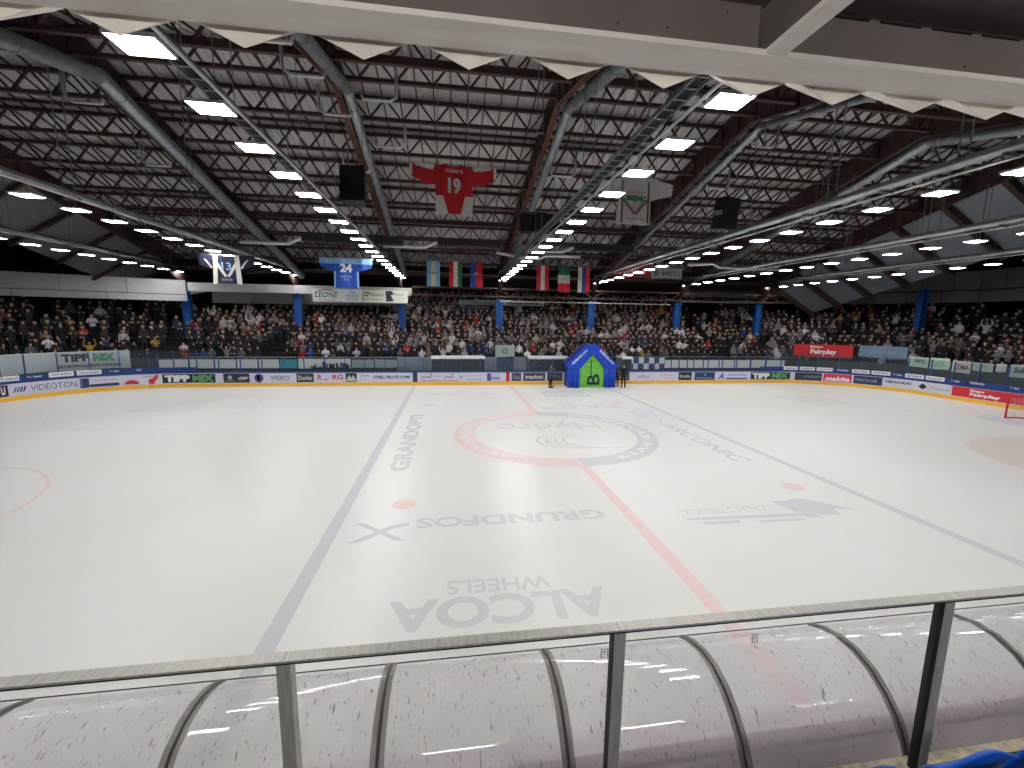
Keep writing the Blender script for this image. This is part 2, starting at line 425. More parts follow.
prof = [(D0-.6, 0), (D0-.6, Z0)]
for i in range(N_ROW):
    d = D0+i*DD; z = Z0+i*DZ
    prof += [(d+DD-.35, z), (d+DD-.35, z+DZ)]
prof += [(D0+N_ROW*DD+1.2, Z0+N_ROW*DZ)]
o = struct('trim_1', strip(MB(), prof, SS), M_conc)
DW = D0+N_ROW*DD+1.2
mb = MB(); strip(mb, [(DW, 0), (DW, 14), (DW+.3, 14), (DW+.3, 0)], s_samples(-46, 56), True); struct('wall_back', mb, M_dark)
# walls and floor on the near side
mb = MB(); mb.box(-46, 46, -26.3, -26, 0, 14); struct('wall_front', mb, M_dark)
mb = MB(); mb.box(-46.3, -46, -26, 20, 0, 14); struct('wall_left', mb, M_dark)
mb = MB(); mb.box(46, 46.3, -26, 20, 0, 14); struct('wall_right', mb, M_dark)
mb = MB(); mb.box(-44, 44, -16.5, -16.38, 6.5, 12); struct('wall_gable', mb, M_dark)

# ================================================================== ROOF
YR, ZR, SL = .8, 14.0, .242          # ridge (underside of the frames), slope
def zb(y): return ZR-SL*abs(y-YR)
ceiling = struct('ceiling', MB().box(-46, 46, -26, 36, 15.9, 16.1), M_dark)
def part(name, me, parent=ceiling, loc=None): return link(name, me, parent, loc)
# profiled deck sheets, one per bay and slope
def deck_sheet(x0, x1, y0, y1, z0, z1):
    mb = MB(); per = .30; x = x0; prof = []
    while x < x1-.01:
        prof += [(x, 0), (x+.18, 0), (x+.205, .05), (min(x+.275, x1), .05)]; x += per
    prof.append((x1, 0)); n = len(prof)
    for yy, zz in ((y0, z0), (y1, z1)):
        for px, pz in prof: mb.v.append((px, yy, zz+pz))
    for k in range(n-1): mb.f.append((k, k+1, n+k+1, n+k)); mb.m.append(0)
    return mb.mesh('roof_sheet', M_deck)
DH = 1.25                       # deck above the underside of the frames
YN, YF = -16.3, 22.9
base1 = deck_sheet(0, 9, YN, YR, zb(YN)+DH, ZR+DH); base2 = deck_sheet(0, 9, YR, YF, ZR+DH, zb(YF)+DH)
for b in range(6):
    for me in (base1, base2): part('roof_sheet', me, loc=(-27+9*b, 0, 0))
# battens that run with the slope
mb = MB(); mb.bar((0, YN, zb(YN)+DH-.04), (0, YR, ZR+DH-.04), .05, .08); bt1 = mb.mesh('roof_batten', M_joist)
mb = MB(); mb.bar((0, YR, ZR+DH-.04), (0, YF, zb(YF)+DH-.04), .05, .08); bt2 = mb.mesh('roof_batten', M_joist)
for b in range(6):
    for k in range(1, 12):
        for me in (bt1, bt2): part('roof_batten', me, loc=(-27+9*b+k*.75, 0, 0))
# main frames: deep brown I beams that follow the gable, down to the columns
def frame_mesh(kind):
    mb = MB(); W, t = (.26 if kind == 'low' else .36), .05
    def seg(ya, yb, f):
        za, zb_ = f(ya), f(yb)
        if kind == 'web':
            mb.quadbox([(-.06, ya, za), (.06, ya, za), (.06, yb, zb_), (-.06, yb, zb_), (-.06, ya, za+1.15), (.06, ya, za+1.15), (.06, yb, zb_+1.15), (-.06, yb, zb_+1.15)])
        else:
            o_ = 0 if kind == 'low' else 1.12
            mb.quadbox([(-W/2, ya, za+o_), (W/2, ya, za+o_), (W/2, yb, zb_+o_), (-W/2, yb, zb_+o_), (-W/2, ya, za+o_+t), (W/2, ya, za+o_+t), (W/2, yb, zb_+o_+t), (-W/2, yb, zb_+o_+t)])
    seg(YN, YR, zb); seg(YR, YF, zb)
    if kind == 'web':
        for y in [YN+1.2*k for k in range(32)]:
            mb.box(-.12, .12, y-.02, y+.02, zb(y)+.04, zb(y)+1.12)
        mb.quadbox([(-.1, 19.5, zb(19.5)), (.1, 19.5, zb(19.5)), (.1, 22.9, 6.9), (-.1, 22.9, 6.9), (-.1, 19.5, zb(19.5)+.3), (.1, 19.5, zb(19.5)+.3), (.1, 22.9, zb(22.9)), (-.1, 22.9, zb(22.9))])
    return mb.mesh('roof_frame', M_beam)
fw_, fl_, fu_ = frame_mesh('web'), frame_mesh('low'), frame_mesh('up'); fo_ = fl_.copy(); fo_.materials[0] = M_orange
FX = [-27, -18, -9, 0, 9, 18, 27]
for x in FX:
    a = part('roof_frame', fw_, loc=(x, 0, 0)); part('lower_flange', fo_ if x in (-9, 0) else fl_, a); part('upper_flange', fu_, a)
# open web joists between the frames
def joist():
    L = 8.62; Hh = .98; n = 6; p = L/n
    top = MB().box(0, L, -.085, .085, Hh-.14, Hh).mesh('roof_truss', M_joist)
    bot = MB().box(0, L, -.085, .085, 0, .14).mesh('bottom_chord', M_joist)
    webs = []
    for i in range(n):
        for g in (0, 1):
            mb = MB(); xa = i*p+(p/2 if g else 0)
            mb.bar((xa, 0, .05 if g else Hh-.05), (xa+p/2, 0, Hh-.05 if g else .05), .065, .10, up=(0, 1, 0)); webs.append(mb.mesh('web_bar', M_joist))
    return top, bot, webs
jt, jb, jw = joist()
yy = []; y = YR-.35
while y > YN+.3: yy.append(y); y -= 2.35
y = YR+2.0
while y < 22: yy.append(y); y += 2.35
for b in range(6):
    for y in yy:
        t = part('roof_truss', jt, loc=(-27+9*b+.19, y, zb(y)+.16))
        part('bottom_chord', jb, t)
        for m_ in jw: part('web_bar', m_, t)
# purlins at a slant between bottom chords (second layer seen near the ridge)
mb = MB(); mb.bar((.2, 0, 0), (8.8, 0, 0), .09, .12); pl = mb.mesh('purlin', M_joist)
for b in range(6):
    for y in (-13.5, -8, -3.2, 4.1, 8.6, 13.2, 18): part('purlin', pl, loc=(-27+9*b, y+.6, zb(y+.6)+1.12))
# hipped ends: rafters fall outwards from the last frame, panels between them
for g, HW, HD in ((-1, 4.4, 2.5), (1, 6.0, 3.4)):
    ys = [-14.5+3.05*i for i in range(13)]
    for i in range(len(ys)-1):
        y0, y1 = ys[i], ys[i+1]
        a = [(g*27, y0, zb(y0)+.9), (g*27, y1, zb(y1)+.9), (g*(27+HW), y1, zb(y1)+.9-HD), (g*(27+HW), y0, zb(y0)+.9-HD)]
        mb = MB(); mb.quadbox([*a, *[(p[0], p[1], p[2]+.06) for p in a]]); mb.build('hip_panel', M_deck2 if g > 0 else M_deck3, ceiling)
    for y in ys:
        mb = MB(); mb.bar((g*27, y, zb(y)+.62), (g*(27+HW), y, zb(y)+.62-HD), .36 if g > 0 else .2, .4 if g > 0 else .2); mb.build('hip_rafter', M_beam, ceiling)
# low roof over the far stand and the dark girder along the columns
mb = MB(); mb.quadbox([(-46, 22.3, 9.0), (46, 22.3, 9.0), (46, 36, 8.3), (-46, 36, 8.3), (-46, 22.3, 9.2), (46, 22.3, 9.2), (46, 36, 8.5), (-46, 36, 8.5)]); struct('trim_2', mb, M_beam)
g = empty('girder', (0, 22.2, 7.2), label='dark steel girder along the blue columns below the flags', cat='girder')
for z in (0, .72): MB().box(-8, 30, -.12, .12, z, z+.16).build('chord', M_joist, g)
for i in range(38): MB().bar((-8+i, 0, .1 if i % 2 else .75), (-7+i, 0, .75 if i % 2 else .1), .08, .08, up=(0, 1, 0)).build('brace', M_joist, g)
g = MB().tube([(0, 22.0, 6.85), (17, 22.0, 6.85)], .05, 6).build('pipe', M_pipe); tag(g, 'thin pale pipe just under the dark girder right of centre', 'pipe')

# ---- blue columns
colw = ['behind the left corner', 'left of the two white sponsor boards', 'at the right end of the white sponsor boards', 'under the middle of the girder', 'behind the inflatable arch', 'right of the inflatable arch', 'behind the red banner']
proto = None
for k, x in enumerate(FX):
    t = empty('column', (x, 22.6, Z0+DZ*4), label='blue steel column rising from the crowd '+colw[k], cat='column', group='blue columns of the far stand')
    hh = 6.95-(Z0+DZ*4)
    MB().box(-.28, .28, -.05, .05, 0, hh).build('web', M_blue, t)
    for g in (-1, 1): MB().box(g*.28-.04, g*.28+.04, -.2, .2, 0, hh).build('flange', M_blue, t)
    MB().box(-.4, .4, -.3, .3, hh, hh+.12).build('head_plate', M_blue, t)
t = empty('column', (37.2, 15.0, Z0+DZ*4), label='broad blue column at far right standing before the dark stand', cat='column')
MB().box(-.26, .26, -.06, .06, 0, 5.8).build('web', M_blue, t)
for g in (-1, 1): MB().box(g*.26-.04, g*.26+.04, -.25, .25, 0, 5.8).build('flange', M_blue, t)

# ---- white fascia panels left, grey wall panels right
def panel_run(name, pts, z0, z1, wdt, m, n_off=.0, lab=None, cat=None, kind=None, gap=.04, parent=None):
    if parent is None:
        parent = empty(name, label=lab, cat=cat, kind=kind)
    for a, b in zip(pts[:-1], pts[1:]):
        a = Vector((*a, 0)); b = Vector((*b, 0)); L = (b-a).length; n = max(1, round(L/wdt)); d = (b-a)/n
        nn = Vector((-d.y, d.x, 0)).normalized()*.08
        for i in range(n):
            p = a+d*i+d.normalized()*gap/2; q = a+d*(i+1)-d.normalized()*gap/2
            mb = MB(); mb.quadbox([p+Vector((0, 0, z0)), q+Vector((0, 0, z0)), q+nn+Vector((0, 0, z0)), p+nn+Vector((0, 0, z0)), p+Vector((0, 0, z1)), q+Vector((0, 0, z1)), q+nn+Vector((0, 0, z1)), p+nn+Vector((0, 0, z1))])
            mb.build('panel', m, parent)
    return parent
f = panel_run('trim', [(-40, 15.2), (-26.4, 21.6)], 6.85, 8.0, 3.6, M_offw, kind='structure'); f.name = 'trim_3'
panel_run('x', [(-40, 15.25), (-26.4, 21.65)], 6.3, 6.8, 4.9, M_offw, parent=f)
panel_run('x', [(-26.4, 21.7), (-8.0, 21.7)], 7.15, 7.85, 6.1, M_offw, parent=f)
panel_run('x', [(-26, 24.6), (-9, 24.6)], 6.3, 7.35, 3.1, M_greyp, parent=f)
mb = MB(); mb.quadbox([(-26.3, 21.9, 6.9), (-25.0, 21.9, 7.15), (-25.0, 22.3, 7.15), (-26.3, 22.3, 6.9), (-26.3, 21.9, 7.3), (-24.6, 21.9, 7.3), (-24.6, 22.3, 7.3), (-26.3, 22.3, 7.3)]); mb.build('bracket', M_greyp, f)
f = panel_run('trim', [(20.5, 27), (33, 27)], 8.0, 9.6, 1.6, M_greyp, kind='structure'); f.name = 'trim_4'
panel_run('x', [(34, 23), (41, 13.5), (41, 2)], 8.3, 9.9, 1.6, M_greyp, parent=f)
panel_run('x', [(34, 23), (41, 13.5), (41, 2)], 7.2, 8.2, 2.4, M_greyp, parent=f)
MB().bar((19.5, 24.5, 7.35), (29.0, 24.5, 7.35), .12, .14).build('light_rail', M_pipe, f)
MB().bar((30.0, 24.2, 7.4), (37, 20.5, 7.4), .12, .14).build('light_rail', M_pipe, f)

# ================================================================== NEAR BALCONY BEAM (top of the picture)
bal = empty('trim_5', kind='structure')
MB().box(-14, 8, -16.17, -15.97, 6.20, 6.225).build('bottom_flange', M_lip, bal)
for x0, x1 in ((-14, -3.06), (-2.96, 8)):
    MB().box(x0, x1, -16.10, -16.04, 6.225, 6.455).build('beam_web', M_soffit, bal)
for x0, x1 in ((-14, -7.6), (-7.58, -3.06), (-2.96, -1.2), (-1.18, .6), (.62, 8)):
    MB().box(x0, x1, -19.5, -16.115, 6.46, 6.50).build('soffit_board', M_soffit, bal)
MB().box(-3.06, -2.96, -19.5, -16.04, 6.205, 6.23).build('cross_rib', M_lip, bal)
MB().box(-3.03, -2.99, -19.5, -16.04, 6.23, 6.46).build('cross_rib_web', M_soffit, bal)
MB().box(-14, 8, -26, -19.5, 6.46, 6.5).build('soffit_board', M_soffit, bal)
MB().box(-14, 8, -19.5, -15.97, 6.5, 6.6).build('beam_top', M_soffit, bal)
for i in range(26):
    x = -2.7+i*.31
    if x < 2.6: MB().box(x, x+.24, -16.112, -16.10, 6.446, 6.456).build('seam_gap', M_gasket, bal)
for i in range(14):
    x = -7+random.random()*6; z = 6.24+random.random()*.18
    MB().tube([(x, -16.10, z), (x, -16.106, z)], .004, 6).build('bolt_head', M_gasket, bal)
# folded roof sheets whose ends hang as triangles behind the flange
x = -9.22; per = .5
while x < 3.0:
    jit = random.uniform(-.02, .02)
    a, b, c = x+.012, x+per*.5+jit, x+per-.012
    mb = MB(); y0, y1, t, up_ = -15.955, -15.6, .008, .27; zt, zl = 6.225, 6.122
    for p, q in (((a, zt), (b, zl)), ((b, zl), (c, zt))):
        mb.quadbox([(p[0], y0, p[1]), (q[0], y0, q[1]), (q[0], y1, q[1]+up_), (p[0], y1, p[1]+up_), (p[0], y0, p[1]+t), (q[0], y0, q[1]+t), (q[0], y1, q[1]+t+up_), (p[0], y1, p[1]+t+up_)])
    mb.prism([(a, zt), (b, zl+.006), (c, zt)], lambda p: (p[0], -15.95, p[1]), lambda p: (p[0], -15.945, p[1]))
    mb.build('folded_sheet', M_fold, bal)
    x += per
# two lights under the balcony roof behind the camera
for k, x in enumerate((-11.5, -8, -4.5, -1, 2.5)):
    t = empty('tube_light', (x, -19.9, 6.34), label='long tube light under the near balcony roof, %s from the left' % ['first', 'second', 'third', 'fourth', 'fifth'][k], cat='ceiling light', group='tube lights under the near balcony roof')
    MB().box(-.62, .62, -.06, .06, .03, .08).build('housing', M_white, t)
    MB().tube([(-.6, 0, 0), (.6, 0, 0)], .03, 8).build('tube', M_tube, t)

# ================================================================== SERVICES UNDER THE ROOF
def along(x, off, y0, y1, n=14, wob=0):
    return [(x, y0+(y1-y0)*i/n, zb(y0+(y1-y0)*i/n)+off) for i in range(n+1)]
def duct_line(x, off, r, lab, y0=-15.4, y1=21.5):
    t = empty('air_duct', (x, 0, 0), label=lab, cat='duct', group='spiral ducts along the roof frames')
    step = 2.15; y = y0
    pts = []
    while y < y1: pts.append(y); y += step
    pts.append(y1)
    if YR not in pts: pts.append(YR); pts.sort()
    for a, b in zip(pts[:-1], pts[1:]):
        mb = MB(); mb.tube([(0, a+.01, zb(a)+off), (0, b-.01, zb(b)+off)], r, 14, cap=False); mb.build('duct_section', M_duct, t, True)
        m2 = MB().tube([(0, b-.05, zb(b-.05)+off), (0, b+.05, zb(b+.05)+off)], r*1.07, 14); m2.build('coupling', M_duct, t)
    return t
duct_line(-17.25, -.36, .27, 'thick spiral air duct beside the leftmost visible brown roof beam')
duct_line(-8.55, -.08, .21, 'spiral air duct beside the roof beam left of the red jersey')
duct_line(.45, -.08, .21, 'spiral air duct beside the roof beam right of the red jersey')
duct_line(9.45, -.12, .15, 'slim air duct beside the roof beam behind the hanging white jersey')
duct_line(18.4, -.18, .24, 'air duct beside the roof beam right of the loudspeaker')
# pale elbow pipes that cross under the beams from each duct
ei = 0
for x, ys in ((-8.45, (-9.0, -5.4, -2.4, 1.6, 5.5)), (.55, (4.8,)), (9.45, (-9.6, -6.8, 1.5, 5.0)), (18.4, (-9.4, -6.0, -2.6)), (-17.9, (2.0, 6.0)), (-8.0, (-6.3, .2, 3.4))):
    for y in ys:
        g = -1 if x < 0 and x != -8.0 else 1
        z = zb(y)-.18
        t = MB().tube([(x+g*.1, y, z-.15), (x+g*.15, y, z-.35), (x+g*1.15, y, z-.35), (x+g*1.4, y, z-.2), (x+g*1.4, y, z+.75)], .06, 8)
        tag(t.build('elbow_pipe', M_pipe, None, True), 'pale elbow pipe under roof beam %s, %s from near end' % ({-8.45: 'left of the red jersey', .55: 'right of the red jersey', 9.45: 'behind the white jersey', 18.4: 'right of the loudspeaker', -17.9: 'at far left', -8.0: 'left of red jersey, right side'}[x], ['first', 'second', 'third', 'fourth', 'fifth'][ys.index(y)]), 'pipe', 'elbow pipes under the roof beams'); ei += 1
# cable trays / conduits above each row of lights
for k, x in enumerate(FX):
    nm = ['far left', 'second from left', 'third from left, past the left duct', 'middle, left of the hanging white jersey', 'right of the hanging white jersey', 'second from right', 'far right'][k]
    t = empty('cable_tray', (x-.12, 0, 9.28), label='grey cable tray above the %s row of square lights' % nm, cat='cable tray', group='cable trays above the light rows')
    if x in (-9, 0):
        for g in (-.15, .15): MB().box(g-.015, g+.015, -13, 21.5, -.05, .05).build('side_rail', M_tray, t)
        for j in range(86): MB().box(-.15, .15, -13+.4*j, -12.95+.4*j, -.05, -.03).build('rung', M_tray, t)
        for g in (-.08, -.01, .07): MB().tube([(g, -13, 0), (g+.03, -5, 0), (g-.02, 5, 0), (g, 21.5, 0)], .03, 6).build('cable', M_cable, t)
        MB().tube([(.27, -13, -.16), (.27, 21.5, -.16)], .035, 6).build('conduit', M_pipe, t)
    else:
        MB().tube([(0, -13, 0), (0, 21.5, 0)], .14, 10).build('conduit', M_duct, t, True)
        MB().tube([(.28, -13, -.2), (.28, 21.5, -.2)], .04, 6).build('conduit', M_pipe, t, True)
        for y in range(-12, 22, 3): MB().box(-.18, .34, y-.04, y+.04, -.22, -.14).build('bracket', M_tray, t)
    for y in range(-12, 22, 4):
        for g in (-.17, .17):
            MB().tube([(g, y, 0), (g, y, zb(y)-9.28+.1)], .012 if x in (-9, 0) else .02, 5).build('hanger_rod', M_tray, t)
# square lights
rows_lab = {-27: 'leftmost row of lights', -18: 'second row of lights from the left', -9: 'row left of the red jersey', 0: 'row right of the red jersey', 9: 'row right of the white hanging jersey', 18: 'second row of lights from the right', 27: 'rightmost row of lights'}
ordw = ['nearest', 'second', 'third', 'fourth', 'fifth', 'sixth', 'seventh', 'eighth', 'ninth', 'tenth', 'eleventh', 'twelfth', 'thirteenth', 'fourteenth', 'fifteenth', 'sixteenth', 'seventeenth', 'eighteenth', 'nineteenth', 'twentieth']
W2, W3 = .31, .24
lamp_housing = MB(); lamp_housing.box(-W2-.02, W2+.02, -W3-.02, W3+.02, .012, .05)
lamp_h = lamp_housing.mesh('ceiling_light', M_white)
lamp_f = MB()
for a in ((-W2-.02, W2+.02, -W3-.02, -W3), (-W2-.02, W2+.02, W3, W3+.02), (-W2-.02, -W2, -W3, W3), (W2, W2+.02, -W3, W3)): lamp_f.box(*a, -.005, .012)
lamp_fm = lamp_f.mesh('frame', M_white)
lamp_d = MB().box(-W2+.002, W2-.002, -W3+.002, W3-.002, 0, .01).mesh('diffuser', M_lamp)
lamp_r = MB().tube([(0, 0, .07), (0, 0, .5)], .012, 5).mesh('hanger', M_tray)
for x in FX:
    i = 0
    for k in range(-1, 19):
        y = -10.95+1.8*k
        if y > 21.8 or not in_view((x+.15, y, 8.7), 10): continue
        t = empty('ceiling_light', (x+.15, y, 8.68), label='square ceiling light, %s in the %s' % (ordw[i], rows_lab[x]), cat='ceiling light', group='square lights hanging in seven rows')
        link('housing', lamp_h, t); link('frame', lamp_fm, t); link('diffuser', lamp_d, t); link('hanger', lamp_r, t); i += 1
# lights outside the picture still light the rink
    for k in range(-3, 19):
        y = -10.95+1.8*k
        if y > 21.8 or in_view((x+.15, y, 8.7), 10) or k % 2: continue
        t = empty('ceiling_light', (x+.15, y, 8.68), label='unseen ceiling light outside the picture, %s, %s' % (ordw[max(0, k+3)], rows_lab[x]), cat='ceiling light', group='square lights near the camera side')
        link('housing', lamp_h, t); link('diffuser', lamp_d, t)
# thin hanging cable pairs
for x, y, z0 in ((-13.1, -2, 9.3), (-20.5, -1, 9.3), (10.6, -8.5, 9.3), (15.5, -7.5, 9.2), (14.0, 2, 9.3), (19.8, 6, 8.8), (25.0, 5, 8.9), (-6.2, -9.2, 10.2), (-2.6, -9.8, 10.2), (-2.2, -6.0, 10.0)):
    t = MB()
    t.tube([(x, y, z0), (x, y, zb(y)+1)], .016, 5); t.tube([(x+.14, y, z0), (x+.14, y, zb(y)+1)], .016, 5)
    t.box(x-.03, x+.17, y-.02, y+.02, z0, z0+.05)
    hk = [-20.5, -13.1, -6.2, -2.6, -2.2, 10.6, 14.0, 15.5, 19.8, 25.0].index(x)
    tag(t.build('hanging_cable', M_tray), 'thin pair of wires dropping from the roof trusses, %s from the left' % ['first', 'second', 'third', 'fourth', 'fifth', 'sixth', 'seventh', 'eighth', 'ninth', 'tenth'][hk], 'cable', 'hanging wires under the roof')
# dark cross ducts with pale ends behind the jerseys
def cross_duct(x0, x1, y, z, lab):
    t = empty('cross_duct', (0, y, z), label=lab, cat='duct', group='dark cross ducts under the roof')
    MB().box(x0, x1, -.35, .35, 0, .45).build('duct_body', mat('duct_dark', (.16, .15, .15), .7), t)
    MB().tube([(x0-3.5, 0, -.15), (x0-.8, 0, -.15), (x0-.2, 0, .15), (x0+1.6, 0, .15)], .11, 8).build('pale_pipe', M_pipe, t, True)
cross_duct(-13.2, -7.5, 9.5, 9.5, 'dark horizontal duct with pale bent pipe left of the dark loudspeaker row')
cross_duct(-5.4, -1.2, 11.5, 9.9, 'dark horizontal duct below the red jersey above the flags')
cross_duct(4.2, 8.6, 12.5, 10.1, 'dark horizontal duct behind the white hanging jersey')
t = MB().tube([(-1.5, 11.5, 9.6), (.2, 11.5, 9.3), (1.5, 11.5, 9.3), (2.0, 11.5, 9.5), (4.4, 11.5, 9.5)], .11, 8); tag(t.build('bent_pipe', M_pipe, None, True), 'pale bent pipe crossing beneath the roof right of the flags', 'pipe')
t = MB().tube([(12.5, 11.5, 9.2), (14.4, 11.5, 9.35), (15, 11.5, 9.1), (21, 11.5, 9.1)], .1, 8); tag(t.build('bent_pipe', M_pipe, None, True), 'pale bent pipe crossing between light rows at the right', 'pipe')

# ---- loudspeakers
def speaker(x, y, z, w_, d_, h_, lab, rz, tilt):
    t = empty('loudspeaker', (x, y, z), rz, label=lab, cat='loudspeaker')
    t.rotation_euler = (tilt, 0, rz)
    mb = MB(); mb.prism([(-w_/2, -d_/2), (w_/2, -d_/2), (w_*.38, d_/2), (-w_*.38, d_/2)], lambda p: (p[0], p[1], -h_/2), lambda p: (p[0], p[1], h_/2)); mb.build('cabinet', M_black, t)
    MB().box(-w_/2+.05, w_/2-.05, -d_/2-.02, -d_/2, -h_/2+.05, h_/2-.05).build('grille', mat('grille', (.09, .09, .10), .8, noise=.4, scale=40), t)
    for g in (-1, 1):
        MB().tube([(g*w_*.3, 0, h_/2), (g*w_*.3, 0, h_/2+2.1)], .02, 5).build('suspension_rod', M_tray, t)
        MB().box(g*w_/2-.02, g*w_/2+.02, -.2, .2, -.1, .1).build('side_bracket', M_tray, t)
speaker(-8.3, .3, 10.15, .95, .7, 1.35, 'black loudspeaker hanging left of the red jersey', -.1, -.12)
speaker(8.0, .8, 10.0, .95, .7, 1.35, 'black loudspeaker hanging right of the white jersey', .35, .15)
t = empty('speaker_cluster', (.35, 6.0, 10.3), label='black cluster of loudspeakers beside the roof beam between the two rows of lights', cat='loudspeaker')
for dx, dz in ((-.75, 0), (0, .1), (.75, .05)):
    MB().box(dx-.33, dx+.33, -.35, .35, -.45+dz, .45+dz).build('cabinet', M_black, t); MB().box(dx-.28, dx+.28, -.38, -.35, -.4+dz, .4+dz).build('grille', MATS['grille'], t)
MB().box(-1.1, 1.1, -.05, .05, .55, .65).build('yoke', M_tray, t)

# ---- hanging jerseys
def cloth_poly(parent, name, poly, m, y=0., th=.03, amp=.05):
    """flat cloth piece in the x-z plane, cut fine and given a soft fold"""
    bm = bmesh.new(); vs = [bm.verts.new((p[0], 0, p[1])) for p in poly]; bm.faces.new(vs)
    x0 = min(p[0] for p in poly); x1 = max(p[0] for p in poly)
    n = max(2, int((x1-x0)/.12))
    for i in range(1, n):
        bmesh.ops.bisect_plane(bm, geom=bm.verts[:]+bm.edges[:]+bm.faces[:], plane_co=(x0+(x1-x0)*i/n, 0, 0), plane_no=(1, 0, 0))
    r = bmesh.ops.extrude_face_region(bm, geom=bm.faces[:])
    for v in r['geom']:
        if isinstance(v, bmesh.types.BMVert): v.co.y -= th
    for v in bm.verts: v.co.y += y+amp*sin(v.co.x*5.2)*.6+amp*.5*sin(v.co.x*11+v.co.z*2)
    bmesh.ops.recalc_face_normals(bm, faces=bm.faces)
    me = bpy.data.meshes.new(name); bm.to_mesh(me); bm.free(); me.materials.append(m)
    return link(name, me, parent)
def cloth_text(parent, body, x, z, h, wdt, m, y=-.09, **k):
    mb = MB(); add_text(mb, body, lambda a, b: (x+a, y+.05*.6*sin((x+a)*5.2), z+b), h=h, wdt=wdt, **k)
    return mb.build('lettering', m, parent)
JR, JW = C((.74, .13, .17), .7), C((.80, .79, .77), .7)
t = empty('jersey', (-4.42, 0, 10.15), label='red and white hockey jersey with number 19 hanging high under the roof', cat='jersey', rz=.02)
cloth_poly(t, 'jersey_body', [(-.72, .85), (-.3, .95), (-.1, .86), (.1, .86), (.3, .95), (.72, .85), (.78, -.25), (.45, -.25), (.28, -.93), (-.22, -.93), (-.42, -.25), (-.72, -.25)], JR)
for g in (-1, 1):
    cloth_poly(t, 'sleeve', [(g*.72, .84), (g*1.68, .88), (g*1.58, .40), (g*1.2, .22), (g*.72, .15)], JR)
    cloth_poly(t, 'shoulder_stripe', [(g*.74, .90), (g*.80, .70), (g*1.5, .82), (g*1.5, .96)], JW, y=-.04)
    cloth_poly(t, 'cuff', [(g*1.60, .92), (g*1.72, .92), (g*1.70, .5), (g*1.63, .5)], JW, y=-.04)
cloth_poly(t, 'hem_panel', [(-.72, -.25), (-.42, -.25), (-.22, -.93), (-.72, -.96)], JW); cloth_poly(t, 'hem_panel', [(.78, -.25), (.45, -.25), (.28, -.93), (.76, -1.0)], JW)
cloth_text(t, '19', .03, .12, .62, .52, JW, offset=.05); cloth_text(t, 'OCSKAY G.', .03, .68, .14, .72, JW, offset=.03)
for g in (-1, 1): MB().tube([(g*.6, 0, .85), (g*.6, 0, 3.9)], .012, 5).build('hanging_wire', M_tray, t)
MB().tube([(-1.7, .03, .9), (1.7, .03, .9)], .02, 6).build('hanging_bar', M_tray, t)
JB, JL = C((.13, .30, .68), .7), C((.50, .68, .84), .7)
t = empty('jersey', (-10.7, 9, 7.75), label='blue hockey jersey with number 24 hanging above the white sponsor boards', cat='jersey')
cloth_poly(t, 'jersey_body', [(-.62, .55), (.62, .55), (.62, -.95), (-.62, -.95)], JB)
for g in (-1, 1):
    cloth_poly(t, 'sleeve', [(g*.62, .55), (g*1.48, .45), (g*1.48, .30), (g*.8, 0.02), (g*.62, 0)], JB)
    cloth_poly(t, 'side_stripe', [(g*.60, .02), (g*.70, .02), (g*.72, -.95), (g*.62, -.95)], JL, y=-.04)
cloth_poly(t, 'shoulder_yoke', [(-1.5, .78), (1.5, .78), (1.5, .46), (-1.5, .46)], JL, y=-.02)
cloth_text(t, '24', 0, .22, .5, .68, C((.88, .88, .9), .7), offset=.05, y=-.11); cloth_text(t, 'FEHÉRVÁR\nAV19', 0, -.35, .38, .62, C((.62, .72, .82), .7), y=-.11)
MB().tube([(-1.55, .03, .78), (1.55, .03, .78)], .02, 6).build('hanging_bar', M_tray, t)
for g in (-1, 1): MB().tube([(g*1.2, .03, .78), (g*1.2, .03, 3.5)], .012, 5).build('hanging_wire', M_tray, t)
JN = C((.12, .12, .24), .7)
t = empty('jersey', (-17.25, 9, 7.75), label='navy and white hockey jersey hanging above the white fascia at left', cat='jersey')
cloth_poly(t, 'jersey_body', [(-.6, .7), (.6, .7), (.6, -.85), (-.6, -.85)], JN)
for g in (-1, 1):
    cloth_poly(t, 'sleeve', [(g*.6, .7), (g*1.5, .75), (g*1.45, .2), (g*1.0, .0), (g*.62, .1)], JN)
    cloth_poly(t, 'white_band', [(g*.42, .75), (g*.68, .72), (g*.78, -.88), (g*.52, -.88)], JW, y=-.05); cloth_poly(t, 'arm_stripe', [(g*1.1, .5), (g*1.18, .5), (g*.85, .0), (g*.72, .02)], JW, y=-.05)
    cloth_poly(t, 'chest_stripe', [(g*.42, .3), (g*.5, .1), (g*.1, -.5), (0, -.42)], JW, y=-.05)
cloth_text(t, '13', 0, .12, .45, .5, JL, offset=.03, y=-.1); cloth_text(t, 'FEHÉRVÁR', 0, -.62, .16, .55, JW, y=-.1)
MB().tube([(-1.5, .03, .76), (1.5, .03, .76)], .02, 6).build('hanging_bar', M_tray, t)
for g in (-1, 1): MB().tube([(g*1.2, .03, .76), (g*1.2, .03, 3.5)], .012, 5).build('hanging_wire', M_tray, t)
JG = C((.76, .75, .74), .7)
t = empty('jersey', (3.25, 0, 10.1), label='white hockey jersey with a green sponsor word hanging behind the row of lights', cat='jersey')
cloth_poly(t, 'jersey_body', [(-.66, .98), (.66, .98), (.72, -.95), (-.80, -.95)], JG)
cloth_poly(t, 'sleeve', [(.66, .95), (1.72, .75), (1.66, .3), (.70, .05)], JG); cloth_poly(t, 'sleeve', [(-.66, .9), (-1.4, .75), (-1.5, .3), (-.74, .35)], JG)
